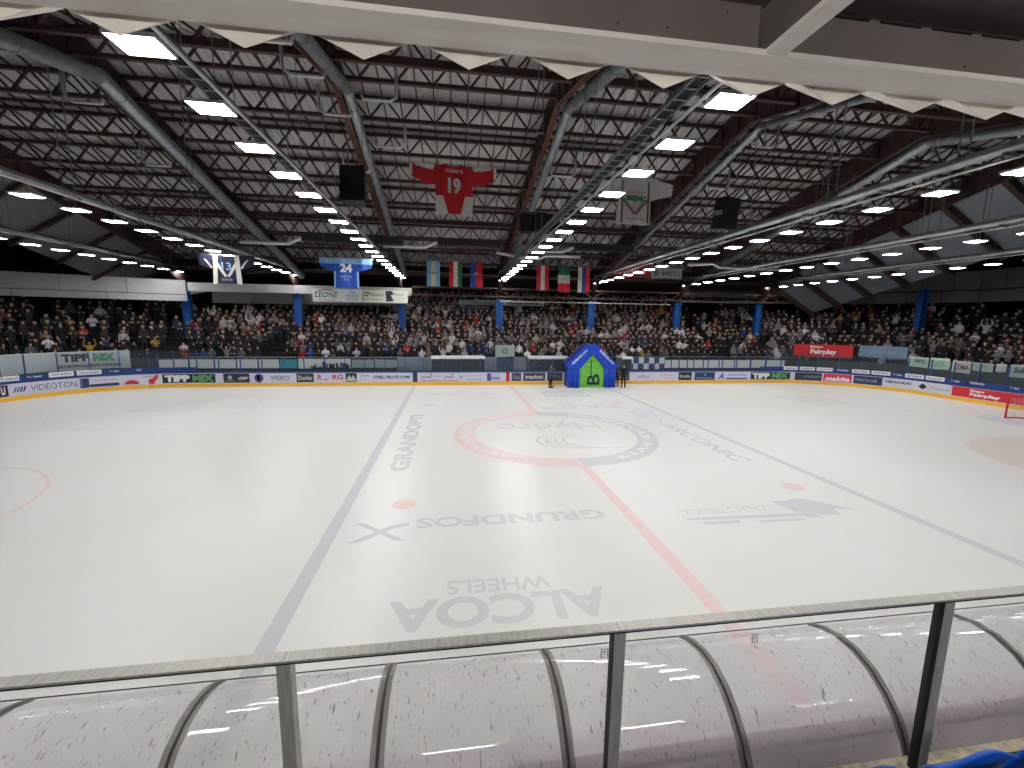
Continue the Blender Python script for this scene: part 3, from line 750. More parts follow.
for g in (-1, 1): cloth_poly(t, 'side_stripe', [(g*.56, .8), (g*.60, .8), (g*.62, -.9), (g*.55, -.9)], C((.42, .25, .25), .7), y=-.04)
for g in (-1, 1): cloth_poly(t, 'chest_stripe', [(g*.5, .1), (g*.55, .0), (g*.06, -.58), (0, -.5)], C((.45, .40, .45), .7), y=-.05)
cloth_text(t, 'sapa:', 0, .05, .3, .9, C(GREEN, .7), offset=.05, y=-.11); cloth_text(t, 'FEHÉRVÁR', 0, .35, .14, .8, C((.75, .4, .42), .7), y=-.11); cloth_text(t, 'SPONZOR', 0, -.28, .12, .7, C((.75, .4, .42), .7), y=-.11)
cloth_text(t, 'www.alba.hu', 0, -.72, .12, .8, C(INK), y=-.11)
MB().tube([(-1.5, .03, .98), (1.7, .03, .98)], .02, 6).build('hanging_bar', M_tray, t)
for g in (-1, 1): MB().tube([(g*.9, .03, .98), (g*.9, .03, 4.2)], .012, 5).build('hanging_wire', M_tray, t)
# ---- flags on two bars
def flag(x, y, z, w_, h_, cols, horiz, lab, crest=None):
    t = empty('flag', (x, y, z), label=lab, cat='flag', group='national flags hanging above the far stand')
    n = len(cols)
    for i, c in enumerate(cols):
        if horiz: po = [(-w_/2, h_/2-h_*i/n), (w_/2, h_/2-h_*i/n), (w_/2, h_/2-h_*(i+1)/n), (-w_/2, h_/2-h_*(i+1)/n)]
        else: po = [(-w_/2+w_*i/n, h_/2), (-w_/2+w_*(i+1)/n, h_/2), (-w_/2+w_*(i+1)/n, -h_/2), (-w_/2+w_*i/n, -h_/2)]
        cloth_poly(t, 'stripe', po, C(c, .8), amp=.04)
    if crest: MB().tube([(0, -.09, crest[1]), (0, -.06, crest[1])], .14, 10).build('crest', C(crest[0], .7), t)
WF, RF = (.80, .79, .76), (.78, .14, .20)
flag(-5.95, 18, 8.75, 1.05, 2.0, [(.45, .65, .80), (.80, .78, .70), (.45, .65, .80)], False, 'light blue and white flag, leftmost of the hanging flags', ((.8, .72, .4), 0))
flag(-4.15, 18, 8.75, 1.05, 2.0, [RF, WF, (.20, .42, .30)], False, 'red, white and green vertical flag, second from left')
flag(-2.45, 18, 8.75, 1.05, 2.0, [(.20, .25, .55), RF], False, 'blue and red flag with small crest, right of the left trio', ((.75, .65, .5), .1))
flag(3.15, 18, 8.65, 1.05, 2.0, [RF, WF, RF], False, 'red, white and red vertical flag, leftmost of the right trio')
flag(5.0, 18, 8.6, 1.05, 2.1, [(.16, .42, .30), WF, RF], True, 'flag with green top, white middle and red bottom')
flag(6.75, 18, 8.6, 1.05, 2.1, [WF, (.20, .25, .55), RF], False, 'white, blue and red vertical flag, rightmost of the flags', ((.2, .3, .6), .45))
for a, b, zz in ((-8, 0, 9.78), (2, 10, 9.75)):
    o = MB().tube([(a, 18.05, zz), (b, 18.05, zz)], .035, 6).build('flag_bar', M_tray); tag(o, 'thin grey bar holding the %s three flags' % ('left' if a < 0 else 'right'), 'bar')
    for x in (a+1, b-1): MB().tube([(x, 18.05, zz), (x, 18.05, zz+1.2)], .02, 5).build('hanging_wire', M_tray, o)
o = MB().tube([(-20, 17.5, 8.3), (-12, 17.5, 8.95), (-4, 17.5, 8.75), (4, 17.5, 8.55), (12, 17.5, 8.7), (16, 17.5, 9.1)], .02, 5).build('sagging_cable', M_tray); tag(o, 'long sagging wire strung across behind the jerseys and flags', 'cable')

# ---- sign boards
def board(name, x0, x1, y, z0, z1, bg, lab, texts=(), cat='sign', rz=0):
    w_, h_ = x1-x0, z1-z0
    t = empty(name, ((x0+x1)/2, y, (z0+z1)/2), rz, label=lab, cat=cat)
    MB().box(-w_/2, w_/2, 0, .05, -h_/2, h_/2).build('panel', C(bg), t)
    for g in (-1, 1): MB().box(-w_/2, w_/2, -.012, .06, g*h_/2-.02, g*h_/2+.02).build('edge_trim', M_tray, t)
    for tx, cx_, cz, hh, ww, col, kk in texts:
        mb = MB(); add_text(mb, tx, lambda a, b: (cx_+a, -.02, cz+b), h=hh, wdt=ww, **kk); mb.build('lettering', C(col), t)
    return t
t = board('sign_board', 9.15, 12.8, 18, 8.95, 9.95, (.72, .16, .20), 'red sign with white lettering hanging under the roof right of the flags', [('Creditas', -.1, 0, .55, 3.0, (.88, .86, .86), dict(offset=.03, shear=.3))])
t = board('sign_board', 12.85, 15.7, 18, 8.9, 9.8, (.66, .67, .68), 'white sign reading MED next to the red hanging sign', [('MED', .4, 0, .42, 1.7, (.42, .46, .5), dict(offset=.03))])
MB().tube([(-1.0, -.03, 0), (-1.0, -.02, 0)], .26, 14).build('emblem', C((.35, .45, .5)), t)
t = board('sign_board', -16.35, -12.25, 21.3, 6.45, 7.6, (.82, .83, .82), 'white sponsor board with arched swoosh, left of two under the blue jersey', [('LEONE', -.9, .05, .5, 2.0, (.25, .45, .45), dict(shear=.3, offset=.02)), ('www.leone.hu', -.9, -.4, .14, 1.5, INK, {}), ('STAHL\nKERESKEDÉS\nÉPÍTŐIPAR', 1.25, 0, .8, 1.1, (.3, .4, .6), {})])
mb = MB()
for i in range(12):
    a, b = pi*.25+pi*.65*i/12, pi*.25+pi*.65*(i+1)/12
    mb.quad((-.9+1.0*cos(a), -.02, .0+.42*sin(a)), (-.9+1.0*cos(b), -.02, .0+.42*sin(b)), (-.9+1.05*cos(b), -.02, .0+.5*sin(b)), (-.9+1.05*cos(a), -.02, .0+.5*sin(a)))
mb.build('swoosh', C((.15, .2, .3)), t)
t = board('sign_board', -12.15, -8.35, 21.3, 6.45, 7.6, (.80, .82, .77), 'white sponsor board with black emblem, right of two under the blue jersey', [('C7', -1.6, .15, .38, .45, INK, dict(offset=.05)), ('Metalcél', -.75, .15, .32, 1.1, (.3, .4, .35), {}), ('szerkezetgyártás', -1.0, -.28, .16, 1.6, INK, {}), ('Steel', 1.15, .2, .28, .9, (.4, .5, .45), dict(shear=.3)), ('profil kft', 1.2, -.2, .14, .9, INK, {})])
MB().prism([(.0, .45), (.5, .5), (.75, .2), (.45, .1), (.7, -.4), (.05, -.45)], lambda p: (p[0], -.02, p[1]), lambda p: (p[0], -.01, p[1])).build('emblem', C(INK), t)
board('sign_board', -3.75, .1, 26.5, 6.65, 7.15, (.62, .63, .64), 'narrow white sign high in the crowd, left of the middle column', [('FŰTÉS KLÍMA SZERELÉS', 0, 0, .16, 3.0, INK, {})])
board('sign_board', .55, 5.2, 26.5, 6.62, 7.12, (.66, .67, .68), 'narrow white sign high in the crowd, right of the middle column', [('ALBA REGIA CENTRUM', 0, 0, .2, 3.4, INK, dict(offset=.03))])
board('fabric_screen', -4.6, -.7, 25.9, 5.75, 6.4, (.07, .15, .33), 'dark blue screen among the spectators below the left narrow sign', (), 'screen')

# ================================================================== RINK BOARDS
def seg_mesh(name, m, s0, s1, prof, parent, mbx=None):
    mb = MB(); strip(mb, prof, s_samples(s0, s1), True); return mb.build(name, m, parent)
rb = empty('rink_boards', label='low white dasher boards with yellow kick plate round the far side of the ice', cat='boards')
s0 = -40.; s1 = 46.; PW = 2.4
n = int((s1-s0)/PW)
for i in range(n):
    a, b = s0+i*PW+.008, s0+(i+1)*PW-.008
    seg_mesh('board_panel', M_board, a, b, [(0, .24), (0, 1.0), (.08, 1.0), (.08, .24)], rb)
    seg_mesh('kick_plate', M_yellow, a, b, [(-.025, 0), (-.025, .26), (.09, .26), (.09, 0)], rb)
    seg_mesh('cap_rail', M_cap, a, b, [(-.03, 1.0), (-.03, 1.10), (.16, 1.10), (.16, 1.0)], rb)
# adverts on the boards
def advert(u0, u1, bg=None, z0=.30, z1=.96, texts=(), shapes=None, s_abs=None):
    if s_abs: a, b = s_abs
    else: a, b = s_of(u0), s_of(u1)
    mid = (a+b)/2; L = b-a
    if bg is not None:
        ad = seg_mesh('advert', C(bg), a, b, [(-.012, z0), (-.012, z1), (.0, z1), (.0, z0)], rb)
    else: ad = rb
    for tx, fx, fz, fh, fwd, col, kk in texts:
        mb = MB(); add_text(mb, tx, lambda x, y: P(mid+fx*L+x, -.02, (z0+z1)/2+fz*(z1-z0)+y), h=fh*(z1-z0), wdt=fwd*L, **kk)
        o = mb.build('lettering', C(col), ad)
    return ad, mid, L
def blob(s, z, r, col, parent, n=14, dz=1., half=False):
    mb = MB(); mb.quad(*[P(s+r*cos(pi*(1 if half else 2)*i/(n-1 if half else n)), -.018, z+dz*r*sin(pi*(1 if half else 2)*i/(n-1 if half else n))) for i in range(n)]); return mb.build('emblem', C(col), parent)
def slab(s0_, s1_, z0, z1, col, parent, name='stripe', sl=0.):
    mb = MB(); mb.quad(P(s0_, -.018, z0), P(s1_, -.018, z0), P(s1_+sl, -.018, z1), P(s0_+sl, -.018, z1)); return mb.build(name, C(col), parent)
BW = (.80, .80, .88)
advert(-8, 7, INK, texts=[('U', .15, 0, .7, .3, (.85, .85, .88), dict(offset=.05))])
ad, m_, L = advert(9, 78, BW, texts=[('VIDEOTON', .14, 0, .55, .68, (.18, .2, .28), dict(offset=-.005))])
for i in range(4): slab(m_-L*(.46-.045*i), m_-L*(.432-.045*i), .48, .78, (.35, .4, .45) if i < 2 else NAVY, ad, sl=.12)
ad, m_, L = advert(80, 121, BW, texts=[('1', -.44, 0, .75, .05, (.9, .9, .95), dict(offset=.05)), ('MAGYAR KÁBEL', .12, .22, .22, .62, (.7, .45, .5), {})])
slab(m_-L*.5, m_-L*.28, .32, .94, NAVY, ad); slab(m_-L*.27, m_+L*.46, .34, .52, NAVY, ad)
ad, m_, L = advert(123, 141, BW); blob(m_, .34, L*.42, (.75, .16, .20), ad, half=True, dz=.75)
add = MB(); 
ad, m_, L = advert(142, 159, BW, texts=[('Rédei-Kalcit', -.05, .3, .16, .7, NAVY, {})])
blob(m_+L*.1, .48, .2, (.78, .2, .25), ad); blob(m_+L*.32, .68, .14, (.78, .2, .25), ad); blob(m_+L*.42, .85, .1, (.78, .2, .25), ad)
def tippmix(u0, u1, z0=.32, z1=.94):
    ad, m_, L = advert(u0, u1, INK, z0, z1, texts=[('TiPP', -.23, 0, .78, .46, (.88, .90, .92), dict(offset=.07)), ('MIX', .26, 0, .78, .42, (.38, .62, .40), dict(offset=.07))])
tippmix(163, 216)
ad, m_, L = advert(224, 250, (.17, .18, .20), texts=[('—', .2, -.2, .05, .3, (.7, .7, .72), {}), ('ÉTTEREM', -.25, -.28, .16, .35, (.7, .7, .72), {})]); blob(m_-L*.25, .68, .15, (.7, .7, .72), ad); slab(m_+.1, m_+L*.4, .55, .72, (.7, .7, .72), ad, sl=.15)
ad, m_, L = advert(253, 266, BW); blob(m_, .63, .31, (.28, .24, .45), ad); blob(m_-.03, .66, .13, (.8, .8, .9), ad, dz=1.4)
advert(270, 291, BW, texts=[('WEIKO', 0, 0, .5, .9, (.40, .45, .45), dict(offset=.02))])
advert(297, 314, (.20, .23, .23), texts=[('Dorko', 0, 0, .5, .8, (.8, .82, .82), dict(offset=.02))])
ad, m_, L = advert(317, 344, BW, texts=[('R', -.38, .05, .6, .16, (.75, .25, .28), dict(offset=.03)), ('RG', .28, .05, .6, .4, (.75, .25, .28), dict(offset=.03))])
mb = MB(); mb.quad(P(m_-L*.27, -.018, .45), P(m_-L*.16, -.018, .45), P(m_+.25, -.018, .92), P(m_-.05, -.018, .65)); mb.build('tick_mark', C(INK), ad)
ad, m_, L = advert(346, 357, INK); mb = MB(); mb.quad(P(m_-.4, -.018, .36), P(m_+.4, -.018, .36), P(m_+.15, -.018, .85), P(m_, -.018, .6), P(m_-.15, -.018, .85)); mb.build('emblem', C((.7, .72, .72)), ad)
advert(359, 370, BW, texts=[('Z+M', 0, .2, .3, .8, (.45, .45, .5), {}), ('gépgyártás', 0, -.25, .14, .8, (.55, .55, .6), {})])
advert(372, 411, BW, texts=[('STEEL-TRUCK.COM', 0, .05, .34, .92, (.18, .2, .28), dict(offset=.04))])
advert(413, 417.5, NAVY, .02, 1.0)
ad, m_, L = advert(420, 458, BW, texts=[('penta', -.32, .0, .3, .24, (.3, .3, .4), dict(offset=.02)), ('penta', .27, .0, .3, .24, (.3, .3, .4), dict(offset=.02)), ('konszern', -.02, .15, .18, .2, (.55, .55, .62), {})])
slab(m_-L*.47, m_+L*.5, .34, .38, (.6, .25, .28), ad); blob(m_-L*.2, .84, .07, (.75, .2, .22), ad); blob(m_+L*.35, .84, .07, (.75, .2, .22), ad)
ad, m_, L = advert(459, 483, BW, texts=[('SZÉPHŐ ZRT', .15, .18, .16, .7, (.45, .55, .6), {})]); slab(m_-L*.2, m_+L*.45, .42, .48, (.5, .6, .65), ad); blob(m_-L*.4, .62, .13, (.6, .62, .68), ad)
ad, m_, L = advert(487, 500, (.72, .73, .84)); slab(m_-L*.5, m_-L*.2, .34, .92, (.28, .26, .55), ad); slab(m_-L*.2, m_+L*.5, .5, .6, (.35, .35, .62), ad)
advert(506, 509.5, (.70, .15, .20), .02, 1.0)
advert(511.5, 521, (.28, .29, .33), texts=[('CGI', 0, -.1, .3, .6, (.7, .7, .74), {})])
advert(523, 545, (.25, .27, .31), texts=[('market', 0, 0, .5, .8, (.85, .85, .88), dict(offset=.02))])
advert(547, 562, (.27, .28, .34), texts=[('INTER', 0, 0, .3, .7, (.55, .55, .6), {})])
ad, m_, L = advert(612, 629, (.24, .27, .35), texts=[('garzon plaza', 0, .18, .26, .8, (.75, .75, .35), {}), ('FEHÉRVÁR', 0, -.2, .22, .8, (.75, .75, .35), {})])
advert(635, 651, BW, texts=[('ARÉNA', 0, 0, .42, .8, (.50, .53, .55), dict(offset=.02))])
advert(654, 676, BW, texts=[('A Kávézó', .05, .15, .3, .7, PINK, dict(shear=.3)), ('étterem', .2, -.2, .2, .4, PINK, dict(shear=.3))])
advert(678, 691, INK, texts=[('Dorko', 0, 0, .4, .8, (.8, .8, .82), dict(offset=.02))])
advert(694, 714, (.16, .24, .40), texts=[('Danubius', 0, -.25, .2, .8, (.7, .75, .85), {}), ('d', 0, .2, .35, .08, (.7, .75, .85), {})])
ad, m_, L = advert(716, 747, BW, texts=[('A', -.36, 0, .75, .16, (.25, .3, .6), dict(offset=.04, shear=.3)), ('ARCONIC', .16, .15, .3, .6, (.35, .4, .6), {})]); slab(m_-L*.2, m_+L*.48, .34, .46, (.28, .33, .55), ad)
tippmix(750, 789)
advert(794, 821, (.20, .23, .27), texts=[('HUNGUEST', .15, 0, .26, .6, (.6, .62, .66), {})])
advert(822.5, 851, (.80, .20, .30), texts=[('makita', 0, -.1, .62, .88, (.88, .88, .92), dict(offset=.04, shear=.25))])
advert(853, 882, (.17, .19, .34), texts=[('PREVOLVER', -.05, 0, .3, .75, (.65, .68, .8), {})])
ad, m_, L = advert(883, 951, (.80, .80, .84), texts=[('VAJDACAR.HU', -.28, .08, .42, .4, (.15, .16, .22), dict(offset=.04)), ('Chatenoud', .34, .0, .4, .3, (.55, .58, .62), {})])
mb = MB(); mb.quad(P(m_+L*.02, -.018, .63), P(m_+L*.09, -.018, .40), P(m_+L*.16, -.018, .63), P(m_+L*.09, -.018, .86)); mb.build('emblem', C(INK), ad); blob(m_+L*.09, .63, .2, (.8, .8, .84), ad, dz=.6); blob(m_+L*.09, .63, .1, INK, ad)
advert(953, 1040, (.78, .15, .22), texts=[('Etape', -.17, .22, .3, .18, (.9, .88, .9), dict(offset=.04)), ('Fairplay', -.07, -.16, .42, .38, (.9, .88, .9), dict(offset=.05))])

# glass above the boards with blue posts (taller round the ends)
sg = empty('rink_glass', label='clear glass screen with blue posts standing on the far boards', cat='glass screen')
def glass_h(s): return 1.55 if abs(s) > 21.8 else 1.02
s = -40.
post = {}
while s < 46:
    st = 1.45
    h_ = glass_h(s)
    mid = -7.3 < s < 8.9
    if not (4.0 < s < 4.4):
        p = P(s, .05); a = ANG(s)
        o = MB().box(-.03, .03, -.03, .03, 0, h_).build('post', M_cap, sg); o.location = (p.x, p.y, 1.1); o.rotation_euler = (0, 0, -a)
    mb = MB(); mb2 = s_samples(s+.05, s+st-.05); strip(mb, [(.045, 1.12), (.045, 1.08+h_), (.055, 1.08+h_), (.055, 1.12)], mb2, True); mb.build('pane', M_glass, sg)
    s += st
# blue base strip and small white signs on the glass round the ends
for a, b in ((-40, -21.8), (21.8, 46)):
    x = a
    while x < b-1:
        nx = min(x+2.9, b); seg_mesh('base_strip', M_cap, x+.03, nx-.03, [(.0, 1.1), (.0, 1.42), (.03, 1.42), (.03, 1.1)], sg); x = nx
for u0, u1, tx in ((-6, 2, ''), (3, 20, 'SZÉPHŐ'), (26, 45, '>— bauer'), (50, 75, 'aqua service'), (78, 103, 'VÁLLALKOZÓ'), (110, 122, '>— bauer'), (137, 144, 'C'), (782, 796, 'SZÉPHŐ'), (798, 813, 'SZÉPHŐ'), (815, 831, 'aqua service'), (834, 848, 'TECHNIKA'), (850.5, 868, 'BAUER'), (870, 889, 'HOCKEY'), (891, 902, '>— bauer'), (904, 923, 'SPORT'), (925, 944, 'VÁLLALKOZÓ'), (950, 961, '>— bauer'), (968, 987, 'TECHNIKA'), (1010, 1022, '>— bauer')):
    a, b = s_of(u0), s_of(u1); dark = tx.startswith('>') or tx in ('TECHNIKA', 'C')
    if not dark: t = seg_mesh('label_board', M_white, a, b, [(-.02, 1.16), (-.02, 1.46), (0, 1.46), (0, 1.16)], sg)
    else: t = sg
    if tx:
        mb = MB(); add_text(mb, tx, lambda x, y: P((a+b)/2+x, -.03, 1.31+y), h=.14, wdt=(b-a)*.8, offset=.03); mb.build('lettering', C((.8, .84, .9) if dark else (.35, .4, .5)), t)

# ---- stand front fence, banners behind the glass
fe = empty('stand_fence', label='low fence with pale infill panels in front of the first row of spectators', cat='fence')
def fence_run(u0, u1, z0, z1, wd, m, d=1.6, nm='infill_panel'):
    a, b = s_of(u0, d), s_of(u1, d); n = max(1, round((b-a)/wd)); st = (b-a)/n
    for i in range(n): seg_mesh(nm, m, a+i*st+.05, a+(i+1)*st-.05, [(d, z0), (d, z1), (d+.03, z1), (d+.03, z0)], fe)
    for i in range(n+1):
        p = P(a+i*st, d); o = MB().box(-.03, .03, -.03, .03, 0, z1+.4).build('fence_post', M_cap, fe); o.location = (p.x, p.y, .0)
M_inf = mat('infill_white', (.84, .86, .85), .6)
fence_run(160, 281, 1.18, 1.85, 1.62, M_inf); fence_run(281, 299, 1.18, 1.85, 1.3, mat('teal_infill', TEAL, .6))
fence_run(299, 352, 1.15, 1.9, 1.6, M_inf); fence_run(352, 398, 1.2, 1.85, 1.8, mat('grey_infill', (.55, .60, .62), .6))
fence_run(663, 783, 1.15, 1.85, 1.35, M_inf)
chk = [mat('check_blue', (.18, .28, .45), .7), M_inf]
a, b = s_of(627, 1.5), s_of(663, 1.5)
for i in range(7):
    for j in range(2):
        st = (b-a)/7; seg_mesh('check_panel', chk[(i+j) % 2], a+i*st, a+(i+1)*st, [(1.5, 1.05+j*.5), (1.5, 1.55+j*.5), (1.53, 1.55+j*.5), (1.53, 1.05+j*.5)], fe)
# skyline artwork on the pale panels
a, b = s_of(312, 1.55), s_of(350, 1.55); random.seed(3)
for i in range(17):
    x = a+(b-a)*i/17; hh = random.uniform(.1, .55); seg_mesh('skyline_block', C(INK), x, x+random.uniform(.06, .2), [(1.55, 1.15), (1.55, 1.15+hh), (1.56, 1.15+hh), (1.56, 1.15)], fe)
seg_mesh('skyline_block', C(INK), a, b, [(1.55, 1.15), (1.55, 1.22), (1.56, 1.22), (1.56, 1.15)], fe)
# hand rail on the fence
seg_mesh('hand_rail', M_tray, -24, -7, [(1.58, 1.98), (1.58, 2.06), (1.66, 2.06), (1.66, 1.98)], fe); seg_mesh('hand_rail', M_tray, 9, 26, [(1.58, 2.1), (1.58, 2.16), (1.64, 2.16), (1.64, 2.1)], fe)
# dark lower wall behind the glass at both ends
seg_mesh('back_panel', mat('fence_dark_panel', (.22, .25, .25), .8), -41, -22, [(2.0, 0), (2.0, 1.95), (2.1, 1.95), (2.1, 0)], fe); seg_mesh('back_panel', MATS['fence_dark_panel'], 22, 47, [(2.0, 0), (2.0, 1.95), (2.1, 1.95), (2.1, 0)], fe)
seg_mesh('back_panel', MATS['fence_dark_panel'], -22, 22, [(2.0, 0), (2.0, 1.75), (2.1, 1.75), (2.1, 0)], fe)
# team benches: grey cabins with glass fronts and white roof strips
def bench(u0, u1, lab):
    a, b = s_of(u0, 1.2), s_of(u1, 1.2)
    t = empty('players_bench', (0, 0, 0), label=lab, cat='bench', group='glazed benches behind the middle boards')
    MB().box(a, b, LY+.25, LY+.29, 1.05, 2.0).build('front_glass', M_glass, t)
    MB().box(a, b, LY+1.5, LY+1.56, .1, 2.1).build('back_wall', mat('bench_back', (.30, .31, .32), .8), t)
    MB().box(a, b, LY+.3, LY+1.56, 2.1, 2.2).build('roof', M_offw, t)
    MB().box(a, b, LY+.22, LY+.30, 2.02, 2.24).build('roof_edge', M_white, t)
    MB().box(a+.1, b-.1, LY+1.0, LY+1.4, .45, .52).build('seat_plank', M_tray, t)
    for g in (a, b-.06): MB().box(g, g+.06, LY+.25, LY+1.5, .1, 2.1).build('side_wall', M_frost, t)
bench(432, 484, 'glazed bench with white roof edge behind the boards, left of the middle door')
bench(526, 566, 'glazed bench with white roof edge behind the boards, beside the inflatable arch')
bench(616.5, 626, 'short glazed bench cabin just right of the inflatable arch')
for u0, u1, lab in ((398, 431, 'grey frosted screen left of the left bench'), (485, 496, 'grey frosted screen between left bench and dark door'), (514, 525, 'grey frosted screen right of the dark door')):
    a, b = s_of(u0, .6), s_of(u1, .6); t = empty('frosted_screen', label=lab, cat='screen')
    n = 2 if b-a < 3 else 4
    for i in range(n): MB().box(a+(b-a)*i/n+.02, a+(b-a)*(i+1)/n-.02, LY+.6, LY+.63, 1.0, 2.15).build('pane', M_frost, t)
    for i in range(n+1): MB().box(a+(b-a)*i/n-.02, a+(b-a)*i/n+.02, LY+.58, LY+.65, .1, 2.2).build('post', M_tray, t)
a, b = s_of(497, .6), s_of(513, .6)
t = empty('door_1', kind='structure'); MB().box(a, b, LY+.6, LY+.66, .1, 2.05).build('leaf', mat('door_dark', (.20, .23, .32), .6), t); MB().box(a+.1, a+.16, LY+.54, LY+.6, 1.0, 1.3).build('handle', M_steel, t)
# hanging banners
def banner(u0, u1, v0, v1, d, bg, lab, texts=(), cat='banner'):
    s0_, z1 = sz(u0, v0, d); s1_, _ = sz(u1, v0, d); _, z0 = sz((u0+u1)/2, v1, d); _, z1 = sz((u0+u1)/2, v0, d)
    t = empty('banner', label=lab, cat=cat)
    mb = MB(); ss = s_samples(s0_, s1_); fine = []
    for a_, b_ in zip(ss[:-1], ss[1:]):
        for k in range(4): fine.append(a_+(b_-a_)*k/4)
    fine.append(ss[-1])
    for i, s_ in enumerate(fine):
        wv = .03*sin(s_*3.1)
        for dd_, zz in ((d+wv, z0+.03*sin(s_*2)), (d+wv, z1), (d+wv+.02, z1), (d+wv+.02, z0+.03*sin(s_*2))): mb.v.append(tuple(P(s_, dd_, zz)))
    for i in range(len(fine)-1):
        for k in range(4):
            a_ = i*4+k; b_ = i*4+(k+1) % 4; mb.f.append((a_, b_, b_+4, a_+4)); mb.m.append(0)
    mb.build('cloth', C(bg, .8), t)
    L = s1_-s0_; H = z1-z0
    for tx, fx, fz, fh, fwd, col, kk in texts:
        mb = MB(); add_text(mb, tx, lambda x, y: P((s0_+s1_)/2+fx*L+x, d-.05, (z0+z1)/2+fz*H+y), h=fh*H, wdt=fwd*L, **kk); mb.build('lettering', C(col, .8), t)
    return t, (s0_+s1_)/2, L, z0, H
tb = banner(3, 133, 352, 371, .5, (.74, .76, .76), 'long white cloth banner with betting advert behind the glass at left', [('TiPP', .06, .17, .42, .22, (.22, .26, .30), dict(offset=.05)), ('MIX', .285, .17, .42, .18, (.35, .62, .42), dict(offset=.08)), ('SPORTFOGADÁS ONLINE', .17, -.25, .17, .5, INK, dict(offset=.03))])
banner(495, 514, 345, 357, 2.6, (.62, .66, .66), 'white flag with round emblem hung over the fence above the middle door', [('O', 0, 0, .45, .3, (.35, .38, .4), dict(offset=.03))])
banner(790, 849, 344.5, 357, 2.3, (.74, .16, .18), 'red banner with white word Fairplay hung in front of the right stand', [('Etape', -.1, .3, .22, .22, (.9, .85, .85), dict(offset=.03)), ('Fairplay', .02, -.12, .5, .44, (.9, .86, .86), dict(offset=.04))])
banner(855, 903, 346, 358, 2.3, (.42, .52, .60), 'pale blue-grey banner right of the red banner', [('SZÉPHŐ ZRT', 0, 0, .3, .6, (.6, .68, .75), {})])
banner(905, 925, 357, 367, .4, (.66, .74, .70), 'white and green banner with INQ lettering on the right end glass', [('INQ', .1, .1, .4, .5, (.15, .2, .25), dict(offset=.03))])
banner(927, 946, 358, 369, .4, (.66, .76, .66), 'pale green banner reading LEX on the right end glass', [('LEX', 0, .0, .5, .6, (.35, .6, .45), {})])
banner(949, 968, 361, 373, .4, (.72, .72, .70), 'white banner with brown word on the right end glass', [('ZIMA', .1, 0, .4, .7, (.45, .25, .25), dict(offset=.03))])
banner(970, 990, 363, 371, .4, (.64, .68, .66), 'grey-green picture banner fourth on the right end glass', [('HEIM', 0, .1, .3, .5, (.4, .45, .5), {})])
banner(993, 1004, 364, 372, .4, (.70, .70, .70), 'small white banner fifth on the right end glass')
banner(1008, 1028, 365, 378, .4, (.62, .66, .66), 'white banner with black scribbled lettering at the right picture edge', [('Sok', 0, .1, .45, .6, INK, dict(shear=.3, offset=.04))])

# ================================================================== GOAL at the right end
t = empty('hockey_goal', (26, 0, 0), label='red hockey goal frame with white net at the right edge of the ice', cat='goal')
MB().tube([(0, .915, 0), (0, .915, 1.19), (0, .86, 1.25), (0, -.86, 1.25), (0, -.915, 1.19), (0, -.915, 0)], .045, 8).build('goal_frame', M_red, t, True)
MB().tube([(0, .915, .03), (.7, .85, .03), (1.1, .4, .03), (1.1, -.4, .03), (.7, -.85, .03), (0, -.915, .03)], .04, 8).build('base_frame', M_red, t, True)
mb = MB()
for i in range(17):
    f = i/16; y = -.9+1.8*f; dxx = 1.1*(1-abs(2*f-1)**3)
    mb.bar((0, y, 1.25), (.45*min(1, dxx), y, 1.2), .008, .008); mb.bar((.45*min(1, dxx), y, 1.2), (dxx, y*.95, .05), .008, .008)
for j in range(12):
    z = .1+j*.1; f2 = 1-(z/1.25)*.55
    mb.tube([(0, .91, z), (.7*f2, .84, z), (1.08*f2, .4, z), (1.08*f2, -.4, z), (.7*f2, -.84, z), (0, -.91, z)], .005, 4)
o = mb.build('net', M_net, t); o['kind'] = 'stuff'

